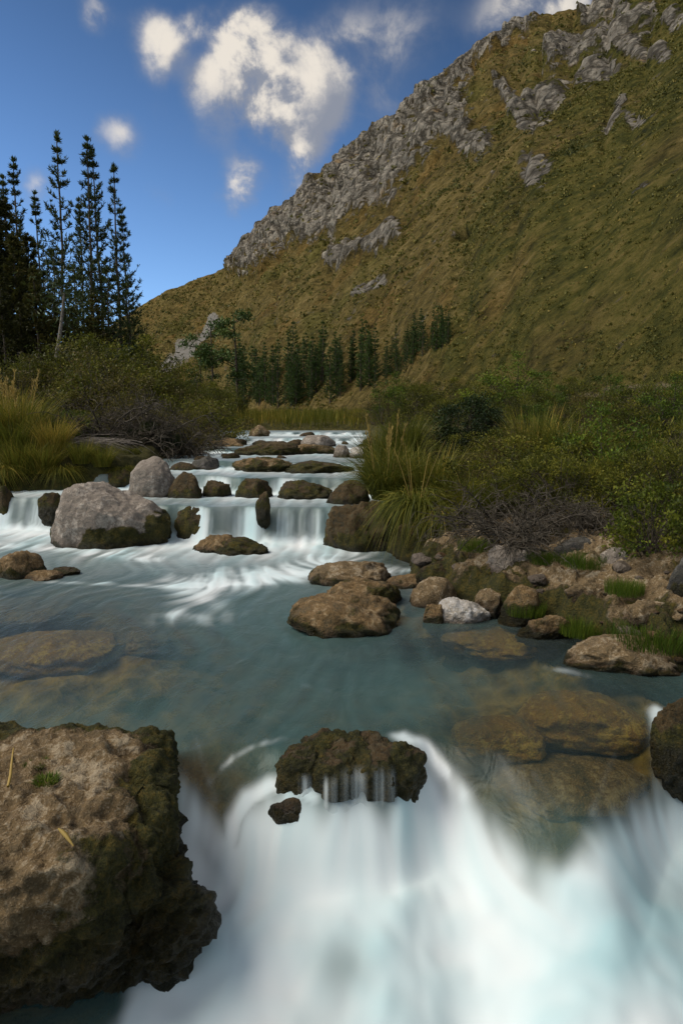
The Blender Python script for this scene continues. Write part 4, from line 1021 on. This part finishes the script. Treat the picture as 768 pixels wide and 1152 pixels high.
for i, (px, Yd, h, lb) in enumerate([(22, 13.6, 1.25, 'golden reed clump with tall stalks at the left edge'), (45, 13.9, 1.0, 'yellow green reed clump right of the golden one'), (-8, 13.4, 1.1, 'reed clump cut by the left edge'), (65, 14.2, .75, 'short green reed clump beside the twig heap'), (8, 14.4, 1.2, 'tall yellowish reed clump behind the golden one')]):
    gclump(px, Yd, h, [gE, gB, gE, gB, gE][i], lb, 'reeds on the left bank', st=stA if i in (0, 4) else None)
for i, (px, Yd, h) in enumerate([(20, 12.9, .6), (55, 13.1, .5), (5, 12.9, .7), (38, 13.0, .55), (150, 14.4, .4), (110, 13.8, .45)]):
    gclump(px, Yd, h, gC, 'drooping grass fringe along the left water edge', 'grass fringe of the left bank')
for i, (px, Yd, h) in enumerate([(5, 12.3, .7), (25, 12.4, .8), (48, 12.5, .7), (70, 12.6, .6), (92, 12.7, .55), (115, 12.8, .5), (138, 13.0, .45), (15, 12.8, 1.0), (60, 13.0, .8), (-15, 12.2, .8)]):
    gclump(px, Yd, h, [gC, gB, gE][i % 3], 'yellow green grass growing down to the left water edge', 'grass along the left water edge', ws=1.1)
def lawn(px, py, z, s, label):
    p = at_z(px, py, z); x, y = p[0], p[1]; zz = float(shelf_z(np.array([[x]]), np.array([[y]]))[0][0, 0])
    gclump(px, y, 1, gD, label, pos=(x, y, max(zz, z) - .0), name='grass_patch', ws=s)
lawn(733, 722, .16, .62, 'bright green grass patch on the tan rock at the right edge'); lawn(612, 640, .36, .35, 'dark green grass patch right of the pale smooth boulder'); lawn(655, 655, .33, .38, 'green grass patch in the middle of the rocky shelf')
lawn(590, 690, .1, .35, 'yellow green grass patch low on the rocky shelf'); lawn(655, 712, .06, .4, 'thin green grass by the water edge of the shelf'); lawn(535, 640, .2, .4, 'green grass on the mossy rock under the hanging clump'); lawn(700, 692, .2, .3, 'small green grass patch above the bright one')

# far meadow of reeds at the head of the river
mb = MB(); n = 16000
Yf = RNG.uniform(30.5, 60, n); pxs = RNG.uniform(225, 470, n); zz = 1.12 + (Yf - 30) * .004; xs = px_at(pxs, Yf, zz)
B = np.stack([xs, Yf, zz], 1); th = RNG.uniform(0, 6.28, n); L = RNG.uniform(.5, 1.15, n)
P = B[:, None] + np.stack([np.cos(th) * .25, np.sin(th) * .25, np.ones(n)], 1)[:, None] * L[:, None, None] * np.linspace(0, 1, 4)[None, :, None]
mb.ribbons(P, np.full((n, 4), .035) * [1, .9, .7, .2], np.clip(RNG.normal(.42, .16, n) + .1 * np.sin(xs * 1.3), 0, 1))
tag(link('reed_bed', mb.mesh('reed_bed', M['grass'])), 'bed of olive reeds across the valley floor beyond the rapids', 'reeds', kind='stuff')

# --- plantation of slim conifers at the mountain's foot
cA = pine_meshes(81, 10, .16, 20, 11, 'conifer', .04, .35, 1.3, .012, .8); cB = pine_meshes(82, 10, .20, 18, 11, 'conifer', .06, .3, 1.4, .012, .8); cC = pine_meshes(83, 10, .13, 20, 9, 'conifer', .10, .5, 1.3, .012, .7)
rr = random.Random(5); k = 0
for i in range(125):
    px = rr.uniform(262, 505); lo = np.interp(px, [262, 330, 400, 440, 480, 505], [462, 458, 450, 428, 402, 385]); hi = np.interp(px, [262, 330, 400, 440, 480, 505], [440, 425, 412, 402, 388, 378])
    py = rr.uniform(hi, lo); hp = rr.uniform(30, 62) * (1.1 if px < 420 else .75)
    p = on_mountain(px, py); h = hp / FPX * p[1] / 10; pm = [cA, cB, cC][k % 3]; k += 1
    place('conifer', 'slim dark green conifer in the plantation at the foot of the mountain', 'tree', [('trunk', pm[0]), ('crown', pm[1])], p - [0, 0, .3], k * 1.7, (h * 1.1, h * 1.1, h), 'conifers at the foot of the mountain')
for px, py, hp, lb in ((530, 352, 24, 'lone small conifer up the slope right of the plantation'), (488, 385, 28, 'conifer at the upper right end of the plantation'), (256, 462, 40, 'conifer at the left end of the plantation')):
    p = on_mountain(px, py); h = hp / FPX * p[1] / 10
    place('conifer', lb, 'tree', [('trunk', cB[0]), ('crown', cB[1])], p - [0, 0, .3], px, (h, h, h))
# two open crowned trees left of the plantation
def flat_tree(seed):
    global RNG
    old = RNG; RNG = np.random.default_rng(seed); tr = MB(); cr = MB(); tr.tube(curve([0, 0, 0], [0, 0, 1], 9.4, [.3, 0, 0], 8), np.linspace(.16, .05, 8), 6, .5)
    for i in range(15):
        z = RNG.uniform(3.6, 9.6); a = RNG.uniform(0, 6.28); l = RNG.uniform(.8, 2.2) * (1.15 - .5 * abs(z - 7) / 4)
        P = curve([.3 * (z / 9.4) ** 2, 0, z], [math.cos(a), math.sin(a), .15], l, [0, 0, .25], 5); tr.tube(P, np.linspace(.05, .02, 5), 4, .5)
        n = 110; C = P[-1] + RNG.normal(0, 1, (n, 3)) * [.42, .42, .17]; cr.leaves(C, unit(RNG.normal(size=(n, 3)) + [0, 0, .6]), .35, .12, np.clip(RNG.normal(RNG.normal(.45, .12), .18, n), 0, 1))
    a, b_ = tr.mesh('trunk', M['bark']), cr.mesh('crown', M['conifer']); RNG = old; return a, b_
fA, fB = flat_tree(91), flat_tree(92)
for px, by, ty, Yd, pm, lb in ((241, 445, 362, 75, fA, 'open crowned tree with flat tufts left of the plantation'), (268, 450, 350, 85, fB, 'taller thin open crowned tree right beside the flat tufted one'), (226, 450, 385, 80, fB, 'small open crowned tree at the left above the shrubs')):
    b0 = gpos(px, Yd, -.2); h = top_h(px, ty, b0) / 10
    place('pine_tree', lb, 'tree', [('trunk', pm[0]), ('crown', pm[1])], b0, px, (h, h, h))

# --- dry bits on the near rock
def on_near(px, py, z=.2): return at_z(px, py, z)
mb = MB(); a = on_near(10, 884, .24); c = on_near(16, 842, .24); mb.tube(np.linspace(a, c, 5) - a + RNG.normal(0, .002, (5, 3)), [.006, .007, .006, .005, .003], 5, .7)
tag(link('dry_stalk', mb.mesh('dry_stalk', M['straw']), None, tuple(a)), 'straw coloured dry stalk lying on the near rock', 'stalk')
mb = MB(); a = on_near(66, 932, .23); c = on_near(83, 952, .21); mb.tube(np.linspace(a, c, 5) - a + [[0, 0, 0], [0, 0, .006], [0, 0, .008], [0, 0, .004], [0, 0, 0]], [.003, .008, .009, .006, .002], 5, .4)
tag(link('dry_leaf', mb.mesh('dry_leaf', M['straw']), None, tuple(a)), 'curled brown dry leaf lying on the near rock', 'leaf')
gF = grass_mesh(66, 260, .05, .035, .004, .8, .3, 'lawn')
for px, py, lb in ((42, 862, 'small green moss tuft left of the others on the near rock'), (70, 850, 'small green moss tuft farthest back on the near rock'), (53, 880, 'small green moss tuft nearest the dry stalk')):
    place('moss_tuft', lb, 'moss', [('blades', gF)], on_near(px, py, .21), px)

# ------------------------------------------------------------------ sky, sun
SUN_EL, SUN_AZ = R(50), R(262)          # azimuth from +Y clockwise: from the left
w = bpy.data.worlds.new('World'); sc.world = w; w.use_nodes = True
nt = w.node_tree; nt.nodes.clear(); b = NB(nt)
out = b.n('ShaderNodeOutputWorld'); bg = b.n('ShaderNodeBackground'); bg.inputs['Strength'].default_value = .115
sky = b.n('ShaderNodeTexSky', sky_type='NISHITA'); sky.sun_disc = False; sky.sun_elevation = SUN_EL; sky.sun_rotation = SUN_AZ
sky.altitude = 3200; sky.air_density = 1.0; sky.dust_density = .3; sky.ozone_density = 2.5
dirv = b.n('ShaderNodeTexCoord').outputs['Generated']
def vm(op, a, c):
    nd = b.n('ShaderNodeVectorMath', operation=op)
    for i, v in enumerate((a, c)):
        if isinstance(v, (tuple, list)): nd.inputs[i].default_value = v
        else: b.l(v, nd.inputs[i])
    return nd
CL = [(288, 40, 46, 1), (272, 74, 42, 1), (340, 84, 52, 1), (322, 122, 46, .95), (232, 98, 30, .6), (345, 152, 34, .8), (250, 128, 42, .45), (300, 112, 44, .8), (285, 95, 40, .8), (362, 110, 36, .7), (450, 40, 85, .36), (430, 95, 65, .30), (395, 40, 45, .35),
      (178, 58, 38, .8), (196, 42, 30, .6), (227, 28, 22, .62), (112, 25, 24, .6), (132, 156, 28, .6), (270, 196, 30, .75), (335, 195, 36, .75), (263, 226, 26, .72), (575, 8, 60, .62), (640, 2, 50, .7), (40, 215, 26, .5), (178, 218, 22, .22), (180, 140, 30, .2),
      (900, -200, 260, .8), (-300, 100, 180, .7), (100, -500, 300, .7)]
def density(vec):
    nd = b.n('ShaderNodeTexNoise'); b.l(vec, nd.inputs['Vector']); nd.inputs['Scale'].default_value = 9; nd.inputs['Detail'].default_value = 7; nd.inputs['Roughness'].default_value = .55
    wv = vm('MULTIPLY', vm('SUBTRACT', nd.outputs['Color'], (.5, .5, .5)).outputs[0], (.075, .075, .075)).outputs[0]
    wp = vm('ADD', vec, wv).outputs[0]; acc = None
    for px, py, r, a in CL:
        u, q, z = ray(px, py); c = unit([u, q, z]); k = 1 / math.sqrt(1 + float(u) ** 2 + ((576 - py) / FPX) ** 2)
        d = vm('DISTANCE', wp, tuple(float(e) for e in c)).outputs['Value']
        f = b.m('MULTIPLY', b.ss(d, 0, r / FPX * k * 1.35, 1, 0), a)
        acc = f if acc is None else b.m('MAXIMUM', acc, f) if False else b.m('ADD', acc, b.m('MULTIPLY', f, b.m('SUBTRACT', 1.0, b.m('MULTIPLY', acc, .6))))
    for c, rad in FILLCL:
        d = vm('DISTANCE', wp, tuple(float(e) for e in unit(c))).outputs['Value']
        acc = b.m('ADD', acc, b.m('MULTIPLY', b.ss(d, 0, rad * 1.3, 1.3, 0), b.m('SUBTRACT', 1.0, b.m('MULTIPLY', acc, .6))))
    n2 = b.noise(vec, 14, 8, .6, .2)
    return b.m('MULTIPLY', acc, b.ss(n2, .30, .62, .45, 1.25)), n2
FILLCL = [((0, -.55, .8), .75), ((-.75, -.5, .5), .5), ((.8, -.3, .55), .55), ((.25, .15, .95), .4), ((-.95, .1, .35), .3), ((.2, -.95, .3), .4)]  # unseen clouds, mostly overhead and behind, added to whiten the ambient light
d0, n0 = density(dirv)
sunoff = vm('ADD', dirv, (-.024, 0, .026)).outputs[0]
d1, n1_ = density(sunoff)
alpha = b.ss(d0, .06, 1.0)
lit = b.ss(b.m('ADD', b.m('SUBTRACT', d0, d1), b.m('MULTIPLY', b.m('SUBTRACT', n0, .5), .8)), -.24, .78)
ccol = b.mix(b.m('MULTIPLY', lit, b.ss(d0, .2, .8)), (1.9, 2.05, 2.45), (6.0, 5.5, 4.8))
skyc = b.n('ShaderNodeHueSaturation'); b.l(sky.outputs[0], skyc.inputs['Color']); skyc.inputs['Saturation'].default_value = 1.12
sep = b.n('ShaderNodeSeparateXYZ'); b.l(dirv, sep.inputs[0])
el = b.m('ADD', sep.outputs['Z'], b.m('MULTIPLY', sep.outputs['X'], .25))      # a polariser: deeper blue high up and away from the sun
pol = b.ss(el, .05, .62, 1.22, .50)
skp = vm('MULTIPLY', skyc.outputs[0], (1, 1, 1)); b.l(pol, skp.inputs[1])
fin = b.mix(b.m('MULTIPLY', alpha, .93), skp.outputs[0], ccol)
b.l(fin, bg.inputs[0]); b.l(bg.outputs[0], out.inputs[0])

sd = bpy.data.lights.new('sun', 'SUN'); so = bpy.data.objects.new('sun', sd); COL.objects.link(so)
sd.energy = 3.1; sd.angle = R(38); sd.color = (1, .93, .82)
dv = Vector((math.sin(SUN_AZ) * math.cos(SUN_EL), math.cos(SUN_AZ) * math.cos(SUN_EL), math.sin(SUN_EL)))
so.rotation_euler = dv.to_track_quat('Z', 'Y').to_euler()

# ------------------------------------------------------------------ output
sc.view_settings.view_transform = 'Standard'; sc.view_settings.look = 'None'; sc.view_settings.gamma = 1; sc.view_settings.use_curve_mapping = False
sc.view_settings.exposure = 0.36
sc.cycles.max_bounces = 5; sc.cycles.transparent_max_bounces = 8; sc.cycles.diffuse_bounces = 2; sc.cycles.glossy_bounces = 2; sc.cycles.caustics_reflective = False; sc.cycles.caustics_refractive = False
